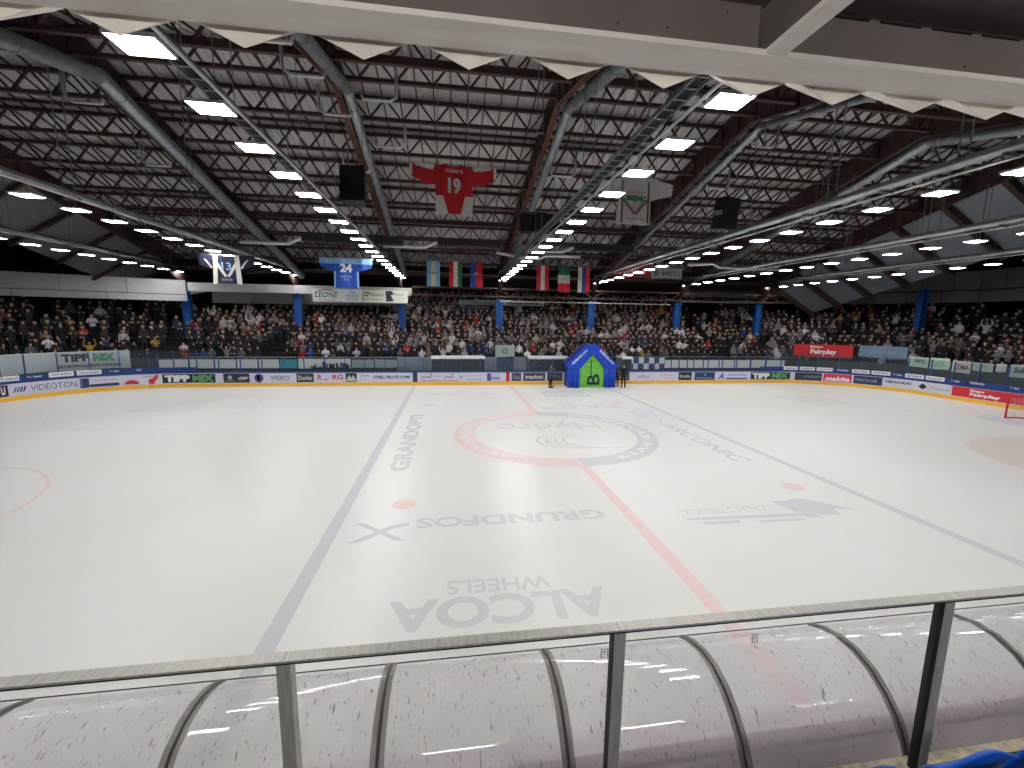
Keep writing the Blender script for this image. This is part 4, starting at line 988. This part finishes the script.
# ================================================================== INFLATABLE ARCH
AX, AY = 6.2, 13.1
t = empty('inflatable_arch', (AX, AY, 0), label='blue house-shaped inflatable entrance tunnel with green front panel on the far ice', cat='inflatable arch')
M_ab = mat('arch_blue_fabric', (.06, .26, .74), .45, noise=.06, scale=4); M_ab2 = mat('arch_navy_fabric', (.10, .12, .42), .5); M_ag = mat('arch_green_fabric', (.45, .76, .28), .5)
def round_box(mb, x0, x1, y0, y1, z0, z1, r=.12, n=3):
    po = []
    for cx_, cy_, t0 in ((x1-r, y1-r, 0), (x0+r, y1-r, pi/2), (x0+r, y0+r, pi), (x1-r, y0+r, 3*pi/2)):
        for i in range(n+1): a = t0+pi/2*i/n; po.append((cx_+r*cos(a), cy_+r*sin(a)))
    return mb.prism(po, lambda p: (p[0], p[1], z0), lambda p: (p[0], p[1], z1))
for g in (-1, 1):
    for k in range(3):
        x0 = .98+.3*k; a, b = sorted((g*x0, g*(x0+.31)))
        mb = MB(); round_box(mb, a, b, 0, .8, 0, 1.55+.0*k, .1); mb.build('pillar_tube', M_ab, t, True)
    mb = MB(); a, b = sorted((g*1.05, g*1.85)); round_box(mb, a, b, .9, 1.5, 0, 1.6, .12); mb.build('rear_pillar', M_ab2, t, True)
    # roof slopes
    mb = MB(); mb.prism([(g*1.9, 1.45), (g*2.02, 1.72), (g*.35, 3.28), (0, 3.32), (0, 2.62), (g*.98, 1.5)], lambda p: (p[0], 0, p[1]), lambda p: (p[0], .8, p[1])); mb.build('roof_tube', M_ab, t)
    mb = MB(); mb.prism([(g*1.85, 1.5), (g*2.08, 1.85), (g*.5, 3.3), (0, 3.35), (0, 2.7), (g*1.05, 1.55)], lambda p: (p[0]+.08, .85, p[1]), lambda p: (p[0]+.08, 1.6, p[1])); mb.build('rear_roof', M_ab2, t)
    mb = MB(); d_ = Vector((-g*1.67, 0, 1.56)).normalized(); n_ = Vector((d_.z*g, 0, -d_.x*g)); c_ = Vector((g*1.08, -.012, 2.38))
    rot = 1 if g < 0 else -1
    dd = Vector((abs(d_.x), 0, d_.z*(1 if g < 0 else -1))); uu_ = Vector((-dd.z, 0, dd.x))
    add_text(mb, 'FEHÉRVÁR AV19', lambda x, y: c_+dd*x+uu_*y, h=.2, wdt=1.55, offset=.05); mb.build('lettering', M_white, t)
mb = MB(); mb.prism([(-.98, 0), (.98, 0), (.98, 1.5), (0, 2.62), (-.98, 1.5)], lambda p: (p[0], .25, p[1]), lambda p: (p[0], .32, p[1])); mb.build('front_panel', M_ag, t)
mb = MB(); add_text(mb, 'B', lambda x, y: (.15-y, .24, .62+x), h=1.0, wdt=.85, offset=0.01); mb.build('dark_emblem', C((.06, .14, .20)), t)
mb = MB(); mb.bar((-.05, .235, .7), (-.05, .235, 2.1), .02, .07, up=(1, 0, 0)); mb.build('dark_stroke', C((.06, .14, .20)), t)
for p, q in (((-.65, 1.0), (-.65, 1.75)), ((-.65, 1.75), (.2, 1.8)), ((-.65, 1.0), (-.1, .9)), ((.2, 1.8), (.35, 1.6)), ((-.1, 1.3), (.3, 1.35))):
    MB().bar((p[0], .235, p[1]), (q[0], .235, q[1]), .02, .05, up=(0, 1, 0)).build('pale_stroke', C((.75, .85, .72)), t)

# ================================================================== PEOPLE
def person_mesh(name, J, E, R, mats, subdiv=1, scale=1.):
    """one continuous skinned body: joints, edges, radii; materials by region: 0 skin 1 coat 2 trousers 3 hair"""
    me = bpy.data.meshes.new(name); me.from_pydata([Vector(j)*scale for j in J], E, []); ob = bpy.data.objects.new(name, me); COL.objects.link(ob)
    sk = ob.modifiers.new('s', 'SKIN'); sk.use_smooth_shade = True; sk.branch_smoothing = .3
    lay = me.skin_vertices[0] if me.skin_vertices else None
    if lay is None:
        bpy.context.view_layer.objects.active = ob; bm = bmesh.new(); bm.from_mesh(me); bm.verts.layers.skin.verify(); bm.to_mesh(me); bm.free(); lay = me.skin_vertices[0]
    for i, r_ in enumerate(R):
        lay.data[i].radius = (r_[0]*scale, r_[1]*scale) if isinstance(r_, tuple) else (r_*scale, r_*scale); lay.data[i].use_root = (i == 0)
    if subdiv: sb = ob.modifiers.new('u', 'SUBSURF'); sb.levels = subdiv; sb.render_levels = subdiv
    bpy.context.view_layer.update()
    out = bpy.data.meshes.new_from_object(ob.evaluated_get(bpy.context.evaluated_depsgraph_get()))
    bpy.data.objects.remove(ob)
    out.name = name; out.materials.clear()
    for m in mats: out.materials.append(m)
    return out
def standing(pose, seat=False):
    H = [(0, 0, .95), (0, .0, 1.15), (0, -.0, 1.38), (0, 0, 1.50), (0, -.015, 1.60), (0, -.02, 1.74)]
    R = [(.155, .115), (.15, .11), (.17, .11), (.055, .055), (.085, .095), (.075, .085)]
    J = list(H); E = [(0, 1), (1, 2), (2, 3), (3, 4), (4, 5)]
    for g in (-1, 1):
        b = len(J)
        sh = (g*.19, 0, 1.42)
        if pose == 'down': el, wr, hd = (g*.25, .02, 1.14), (g*.24, -.08, .90), (g*.23, -.12, .80)
        elif pose == 'clap': el, wr, hd = (g*.28, -.08, 1.20), (g*.10, -.30, 1.28), (g*.04, -.36, 1.33)
        elif pose == 'raise': el, wr, hd = (g*.33, -.05, 1.58), (g*.26, -.12, 1.86), (g*.22, -.14, 1.97)
        elif pose == 'fold': el, wr, hd = (g*.28, -.05, 1.17), (-g*.02, -.20, 1.20), (-g*.14, -.19, 1.22)
        else: el, wr, hd = ((g*.25, -.02, 1.16), (g*.06, -.28, 1.36), (g*.03, -.30, 1.47)) if g > 0 else ((g*.25, .02, 1.14), (g*.24, -.08, .90), (g*.23, -.12, .80))
        J += [sh, el, wr, hd]; R += [.07, .055, .042, .045]; E += [(2, b), (b, b+1), (b+1, b+2), (b+2, b+3)]
        b = len(J)
        if seat: J += [(g*.11, -.05, .9), (g*.13, -.45, .88), (g*.13, -.45, .50), (g*.13, -.55, .45)]
        else: J += [(g*.10, 0, .85), (g*.11, -.01, .48), (g*.12, .02, .09), (g*.13, -.13, .05)]
        R += [.10, .07, .05, .045]; E += [(0, b), (b, b+1), (b+1, b+2), (b+2, b+3)]
    return J, E, R
def paint(me, drop=0.):
    mi = []
    hands = None
    for p in me.polygons:
        c = p.center; z = c.z+drop
        if z > 1.53 and abs(c.x) < .12:
            mi.append(3 if (z > 1.73 or (c.y > -.005 and z > 1.60)) else 0)
        elif z < .93 and abs(c.x) < .2: mi.append(2)
        else: mi.append(1)
    # hands: faces near the hand joints
    for i, p in enumerate(me.polygons):
        for h_ in me['hands']:
            if (p.center-Vector(h_)).length < .085: mi[i] = 0
    me.polygons.foreach_set('material_index', mi); me.polygons.foreach_set('use_smooth', [True]*len(mi))
def objcol_mat():
    m = bpy.data.materials.new('coat_own_colour'); m.use_nodes = True; nt = m.node_tree
    oi = nt.nodes.new('ShaderNodeObjectInfo'); nt.links.new(oi.outputs['Color'], nt.nodes['Principled BSDF'].inputs['Base Color']); nt.nodes['Principled BSDF'].inputs['Roughness'].default_value = .8
    return m
def attr_mat():
    m = bpy.data.materials.new('crowd_colours'); m.use_nodes = True; nt = m.node_tree
    oi = nt.nodes.new('ShaderNodeAttribute'); oi.attribute_name = 'Col'; nt.links.new(oi.outputs['Color'], nt.nodes['Principled BSDF'].inputs['Base Color']); nt.nodes['Principled BSDF'].inputs['Roughness'].default_value = .8
    return m
M_coat = objcol_mat()
POSES = ['down', 'clap', 'raise', 'fold', 'phone']
PM = []; PL = []
for ps in POSES:
    J, E, R = standing(ps)
    me = person_mesh('spectator', J, E, R, [M_skin, M_coat, M_trous, M_hair], 1)
    me['hands'] = [] if False else [0]; 
    hs = [J[9], J[17]] if False else [J[9]]
    # hand joints: last of each arm chain
    hj = [J[9], J[17]]
    class _H(dict): pass
    mi = []
    for p in me.polygons:
        c = p.center; z = c.z
        if z > 1.53 and abs(c.x) < .12 and not (ps in ('raise',) and abs(c.x) > .14): k = 3 if (z > 1.73 or (c.y > .0 and z > 1.60)) else 0
        elif z < .93 and abs(c.x) < .2: k = 2
        else: k = 1
        for h_ in hj:
            if (c-Vector(h_)).length < .09: k = 0
        mi.append(k)
    me.polygons.foreach_set('material_index', mi); me.polygons.foreach_set('use_smooth', [True]*len(mi)); PM.append(me)
    lo = person_mesh('spectator_low', J, E, R, [M_skin], 0)
    vs = [v.co.copy() for v in lo.vertices]; fs = [tuple(p.vertices) for p in lo.polygons]; reg = []
    for p in lo.polygons:
        c = p.center; z = c.z
        if z > 1.53 and abs(c.x) < .12: k = 3 if (z > 1.75 or (c.y > .03 and z > 1.60)) else 0
        elif z < .93 and abs(c.x) < .2: k = 2
        else: k = 1
        for h_ in hj:
            if (c-Vector(h_)).length < .10: k = 0
        reg.append(k)
    PL.append((vs, fs, reg))
COATS = [('black', (.04, .04, .05), 40), ('dark grey', (.13, .13, .15), 18), ('navy', (.08, .09, .17), 12), ('brown', (.18, .13, .11), 6), ('grey', (.38, .38, .40), 8), ('white', (.74, .74, .76), 7), ('red', (.55, .09, .11), 3.5), ('beige', (.50, .43, .37), 3), ('blue', (.12, .22, .45), 1.5), ('green', (.10, .22, .19), 1), ('yellow', (.68, .52, .15), .5)]
def pick_coat(center):
    ws = [c[2]*(2.6 if center and c[0] in ('white', 'grey') else 1) for c in COATS]
    return random.choices(COATS, ws)[0]
random.seed(21)
spots = []
TITLES = ['front', 'second', 'third', 'fourth', 'fifth', 'sixth', 'seventh', 'eighth', 'ninth', 'tenth', 'eleventh', 'twelfth', 'thirteenth', 'fourteenth', 'fifteenth']
for i in range(N_ROW):
    d = D0+i*DD+.05; z = Z0+i*DZ
    s = -41.5
    while s < 50:
        scale_ = (R0+d)/R0 if (LX-R0) < abs(s) < (LX-R0+ARC) else 1.
        s += random.uniform(.54, .64)/scale_
        a = abs(s)
        dens = .93 if a < 22 else (.62 if s < 0 else .66)
        if s < -26: dens = .62
        if i > 11 and a > 22: dens *= .4
        if i >= 10 and s < -22: dens *= .2
        if i >= 11 and s > 20: dens *= .35
        if -25.6 < s < -24.6 and i < 5: continue
        if -19.5 < s < -18.0 and i < 5: continue
        if 20.0 < s < 21.3: continue
        if random.random() > dens: continue
        p = P(s+random.uniform(-.02, .02), d+random.uniform(-.08, .08), z)
        if any(abs(p.x-x) < .55 and abs(p.y-22.6) < .45 for x in FX) or (abs(p.x-37.2) < .7 and abs(p.y-15) < .5): continue
        if abs(p.y-26.2) < .5 and -4.8 < p.x < 5.4 : continue
        q = proj((p.x, p.y, p.z+1.6))
        if not q or q[0] < -15 or q[0] > 1040: continue
        spots.append((i, s, p, q[0], q[2]))
spots.sort(key=lambda t: (t[0] > 3, t[4]))
# the 300 that show largest stand in the front rows
front = sorted([t for t in spots if t[0] < 4], key=lambda t: t[0]*2.2+t[4]*.16)[:298]
fset = set(id(t) for t in front); rest = [t for t in spots if id(t) not in fset]
SECT = [(-99, 70, 'behind the left end of the long white banner'), (70, 135, 'behind the right end of the long white banner'), (135, 180, 'right of the long white banner'), (180, 235, 'behind the left pale fence panels'), (235, 283, 'left of the teal panel'), (283, 310, 'above the teal panel'), (310, 352, 'above the skyline panels'), (352, 400, 'left of the frosted screen'), (400, 440, 'behind the frosted screen'), (440, 492, 'above the left bench'), (492, 516, 'above the middle door'), (516, 562, 'above the bench beside the arch'), (562, 616, 'above the inflatable arch'), (616, 664, 'above the checked panels'), (664, 720, 'above the right pale panels'), (720, 786, 'left of the red banner'), (786, 850, 'above the red banner'), (850, 905, 'above the blue-grey banner'), (905, 960, 'above the right glass banners'), (960, 2000, 'at the far right edge')]
cnt = {}
onum = ['leftmost', 'second', 'third', 'fourth', 'fifth', 'sixth', 'seventh', 'eighth', 'ninth', 'tenth', 'eleventh', 'twelfth']
for t in sorted(front, key=lambda t: t[3]):
    i, s, p, u, zc = t
    cn, cc, _ = pick_coat(abs(s) < 15)
    k = random.randrange(5) if cn != 'black' or random.random() < .5 else 0
    o = link('person', PM[k], None, p); o.rotation_euler = (0, 0, -ANG(s)+random.uniform(-.12, .12)); sc = random.uniform(.92, 1.05); o.scale = (sc, sc, sc)
    kf = random.uniform(.8, 1.15); o.color = (*lin([min(1, x*kf) for x in cc]), 1)
    sec = next(w_[2] for w_ in SECT if w_[0] <= u < w_[1])
    key = (cn, i, sec); c_ = cnt.get(key, 0); cnt[key] = c_+1
    tag(o, '%s-clad spectator, %s row %s%s' % (cn.replace(' ', '-'), TITLES[i], sec, '' if c_ == 0 else ', %s such' % onum[min(c_, 11)]), 'person', 'spectators in the front rows of the far stand')
# everyone further back: one mass
import numpy as np
AV = []; AF = []; AC = []; base = 0
for t in rest:
    i, s, p, u, zc = t
    cn, cc, _ = pick_coat(abs(s) < 15)
    k = random.choice([0, 0, 1, 3, 4, 2] if cn != 'black' else [0, 0, 3, 1])
    vs, fs, reg = PL[k]; a = -ANG(s)+random.uniform(-.3, .3); sc = random.uniform(.92, 1.06)
    R3 = Matrix.Rotation(a, 3, 'Z')
    A = np.array([tuple(R3 @ (v*sc)+p) for v in vs]); AV.append(A)
    kf = random.uniform(.75, 1.1); cl = [lin((.66, .53, .47)), lin([min(1, x*kf) for x in cc]), lin((.1, .1, .13)), lin(random.choice([(.13, .09, .07), (.13, .09, .07), (.35, .26, .18), (.5, .5, .5), (.08, .08, .1), (.7, .7, .72)]))]
    for f_, r_ in zip(fs, reg): AF.append(tuple(base+x for x in f_)); AC.append((len(f_), cl[r_]))
    base += len(vs)
V = np.concatenate(AV); me = bpy.data.meshes.new('crowd'); me.from_pydata(V.tolist(), [], AF)
ca = me.color_attributes.new('Col', 'FLOAT_COLOR', 'CORNER'); buf = []
for n_, c in AC: buf += [c[0], c[1], c[2], 1.0]*n_
ca.data.foreach_set('color', buf); me.materials.append(attr_mat())
cr = link('crowd', me); tag(cr, 'dense dark crowd of spectators filling the upper rows of the far stand', 'crowd', kind='stuff')
print('people', len(front), len(rest), 'faces', len(AF))

# two people beside the arch, larger and with clothes of their own
def walker(x, y, rz, pose, coat, lab, bag=None):
    J, E, R = standing(pose)
    me = person_mesh('body', J, E, R, [M_skin, C(coat, .8), M_trous, M_hair], 2); mi = []
    for p in me.polygons:
        c = p.center; z = c.z
        if z > 1.53 and abs(c.x) < .12: k = 3 if (z > 1.72 or (c.y > .0 and z > 1.60)) else 0
        elif z < .93 and abs(c.x) < .2: k = 2
        else: k = 1
        for h_ in (J[9], J[17]):
            if (c-Vector(h_)).length < .08: k = 0
        mi.append(k)
    me.polygons.foreach_set('material_index', mi); me.polygons.foreach_set('use_smooth', [True]*len(mi))
    t = empty('person', (x, y, 0), rz, label=lab, cat='person'); link('body', me, t)
    mb = MB()
    for g in (-1, 1): mb.tube([(g*.035, -.105, 1.665), (g*.035, -.118, 1.665)], .012, 6)
    mb.build('eyes', M_black, t)
    mb = MB(); mb.tube([(0, -.10, 1.66), (0, -.128, 1.625), (0, -.10, 1.615)], .013, 5); mb.build('nose', M_skin, t)
    for g in (-1, 1):
        h_ = Vector(J[9] if g < 0 else J[17]); w_ = Vector(J[8] if g < 0 else J[16]); d_ = (h_-w_).normalized(); sd = d_.orthogonal().normalized()
        mb = MB()
        for q in range(4): mb.tube([h_+sd*(-.03+.02*q), h_+sd*(-.03+.02*q)+d_*.04, h_+sd*(-.03+.02*q)+d_*(.06+.01*(q in (1, 2)))+Vector((0, -.012, 0))], .009, 5)
        mb.tube([h_+sd*.03, h_+sd*.055+d_*.03], .01, 5); mb.build('fingers', M_skin, t)
        mb = MB(); mb.box(g*.12-.05, g*.12+.05, -.2, .07, 0, .07); mb.build('shoe', M_black, t)
    return t
walker(2.95, 13.3, .7, 'phone', (.30, .31, .40), 'person in grey-blue striped shirt standing left of the inflatable arch')
walker(8.75, 13.2, -.4, 'down', (.05, .05, .07), 'person in black clothes standing on the ice right of the inflatable arch')
walker(8.45, 13.9, -.2, 'fold', (.16, .16, .20), 'person in dark coat half hidden behind the right side of the arch')

# ================================================================== NEAR SIDE: boards, bench, canopy, rail, seats
nb = empty('near_boards', label='white dasher boards on the near side seen through the scratched canopy', cat='boards')
x = -16.
while x < 12:
    MB().box(x+.01, x+2.39, -15.12, -15.0, .0, 1.12).build('board_panel', mat('near_board_back', (.80, .77, .80), .6, noise=.05, scale=2), nb)
    MB().box(x+.01, x+2.39, -15.16, -14.96, 1.12, 1.2).build('cap_rail', M_cap if False else mat('near_cap', (.80, .77, .80), .5), nb)
    x += 2.4
M_bench = mat('bench_floor_mauve', (.88, .84, .865), .8, noise=.05, scale=2)
mb = MB(); mb.box(-16, 12, -16.22, -15.16, .0, 1.0); struct('trim_6', mb, M_bench)
mb = MB(); mb.box(-16, 12, -16.22, -16.06, 1.01, 1.79); struct('trim_7', mb, M_bench)
# canopy of curved scratched acrylic
PR = [(-15.08, 2.20), (-15.22, 2.27), (-15.38, 2.31), (-15.53, 2.305), (-15.68, 2.25), (-15.80, 2.16), (-15.90, 2.05), (-15.97, 1.93), (-16.02, 1.80)]
cn = empty('canopy', label='curved scratched acrylic canopy over the near bench behind the rail', cat='canopy')
RX = [-12.55, -11.3, -10.05, -8.8, -7.55, -6.30, -5.05, -3.82, -2.58, -1.32, .05, 1.4, 2.7, 4.0]
for a, b in zip(RX[:-1], RX[1:]):
    mb = MB(); a_, b_ = a+.004, b-.004
    for (y0, z0), (y1, z1) in zip(PR[:-1], PR[1:]):
        mb.quad((a_, y0, z0), (b_, y0, z0), (b_, y1, z1), (a_, y1, z1))
    mb.build('acrylic_panel', M_acryl, cn, True)
for k, x in enumerate(RX):
    mb = MB()
    for (y0, z0), (y1, z1) in zip(PR[:-1], PR[1:]):
        mb.quad((x-.045, y0, z0+.004), (x+.045, y0, z0+.004), (x+.045, y1, z1+.004), (x-.045, y1, z1+.004))
    mb.build('joint_band', M_band, cn, True)
    MB().tube([(x, y, z-.006) for y, z in PR], .013, 6).build('rib', mat('rib_dark', (.20, .18, .17), .5), cn, True)
MB().tube([(-12.5, -15.08, 2.2), (4, -15.08, 2.2)], .005, 6).build('front_edge', M_gasket, cn)
# ledge at the foot of the canopy and dark floor of the near terrace
lg = empty('ledge', label='cream painted ledge along the foot of the rail posts', cat='ledge')
MB().box(-16, 12, -16.075, -16.0, 1.80, 1.855).build('top_face', M_ledge, lg); MB().box(-16, 12, -16.17, -16.08, 1.5, 1.85).build('front_face', M_floor, lg)
mb = MB()
zf = 2.0
mb.box(-16, 12, -17.3, -16.17, 1.4, 1.84)
for i in range(8): mb.box(-16, 12, -17.3-.85*(i+1), -17.3-.85*i, 1.4, 1.84+.42*(i+1))
struct('floor_terrace', mb, M_floor)
# guard rail
gr = empty('guard_rail', (0, -16.1, 1.86), label='steel guard rail with square posts crossing the foreground', cat='guard rail')
RT = 3.18-1.86
def rail_piece(x0, x1): MB().box(x0, x1, -.035, .035, RT-.012, RT).build('top_rail', M_steel, gr); MB().box(x0, x1, -.034, .03, RT-.022, RT-.012).build('gasket', M_gasket, gr)
PXS = [-10.8, -9.0, -7.2, -5.43, -3.62, -1.38, .55, 2.6]
for a, b in zip(PXS[:-1], PXS[1:]):
    rail_piece(a+.002, b-.002)
    MB().box(a+.04, b-.04, -.004, .004, .03, RT-.022).build('pane', M_pane, gr)
for x in PXS:
    MB().box(x-.034, x+.034, -.035, .03, 0, RT-.022).build('post', M_steel, gr); MB().box(x-.037, x-.034, -.03, .03, 0, RT-.022).build('post_left_side', M_gasket, gr)  # a thin black sheet covers the left side of each post
    MB().box(x-.075, x+.075, -.06, .06, 0, .012).build('base_plate', M_ledge, gr)
for x, tx in ((-3.70, '323'), (-2.74, '322')):
    mb = MB(); add_text(mb, tx+'\n'+tx, lambda a, b: (x+a, -.008, RT-.16+b), h=.06, wdt=.05); mb.build('pane_number', C(INK), gr)

# blue seats of the first row, seen from behind
def seat():
    t = empty('stadium_seat')
    n = 12; mb = MB(); ring_ = []
    def sec(z, wd, yb, bend):
        return [((-.5+i/n)*wd, yb+bend*(abs(-.5+i/n)*2)**2, z) for i in range(n+1)]
    rows_ = [sec(.40, .38, .10, .01), sec(.52, .42, .05, .015), sec(.66, .43, -.01, .02)]
    top = [((-.5+i/n)*.42, -.06+.02*(abs(-.5+i/n)*2)**2, .745+.045*cos((-.5+i/n)*2*pi*.8)) for i in range(n+1)]
    rows_ = [list(r_) for r_ in rows_]+[top]
    m = len(rows_)
    for th in (0, .02):
        for r_ in rows_:
            for x, y, z in r_: mb.v.append((x, y-th, z))
    W_ = n+1; off = m*W_
    for j in range(m-1):
        for i in range(n):
            a = j*W_+i; mb.f.append((a, a+1, a+1+W_, a+W_)); mb.m.append(0); mb.f.append((off+a, off+a+W_, off+a+1+W_, off+a+1)); mb.m.append(0)
    for i in range(n):
        for j in (0, m-1): a = j*W_+i; mb.f.append((a, a+1, off+a+1, off+a)); mb.m.append(0)
    for j in range(m-1):
        for i in (0, n): a = j*W_+i; mb.f.append((a, a+W_, off+a+W_, off+a)); mb.m.append(0)
    b_ = mb.build('backrest', M_seat, t, True)
    mb = MB(); rows_ = [[((-.5+i/8)*.43, y, z+.03*(abs(-.5+i/8)*2)**2) for i in range(9)] for y, z in ((.13, .18), (.15, .24), (.145, .29), (.13, .34), (.12, .38))]
    for th in (0, .02):
        for r_ in rows_:
            for x, y, z in r_: mb.v.append((x, y, z-th))
    off = 45
    for j in range(4):
        for i in range(8): a = j*9+i; mb.f.append((a, a+1, a+10, a+9)); mb.f.append((off+a, off+a+9, off+a+10, off+a+1)); mb.m += [0, 0]
    for i in range(8):
        for j in (0, 4): a = j*9+i; mb.f.append((a, a+1, off+a+1, off+a)); mb.m.append(0)
    p_ = mb.build('seat_pan', M_seat, t, True)
    l_ = MB().box(-.03, .03, .08, .16, -.42, .42).build('bracket', M_black, t); f_ = MB().box(-.15, .15, .04, .22, -.42, -.40).build('foot_plate', M_black, t)
    kids(t, b_, p_, l_, f_); return t
s0_ = seat()
for k, x in enumerate((-2.28, -3.36, -2.82, -1.74, -1.20)):
    o = s0_ if k == 0 else copy_tree(s0_)
    o.location = (x+.03, -16.86, 2.295)
    tag(o, ['blue plastic stadium seat, whole backrest top seen at the lower right', 'blue plastic stadium seat, second to the left of the whole one', 'blue plastic stadium seat just left of the whole one at the bottom edge', 'blue plastic stadium seat at the bottom right picture corner', 'blue plastic stadium seat beyond the right picture edge'][k], 'seat', 'blue seats in the first near row')
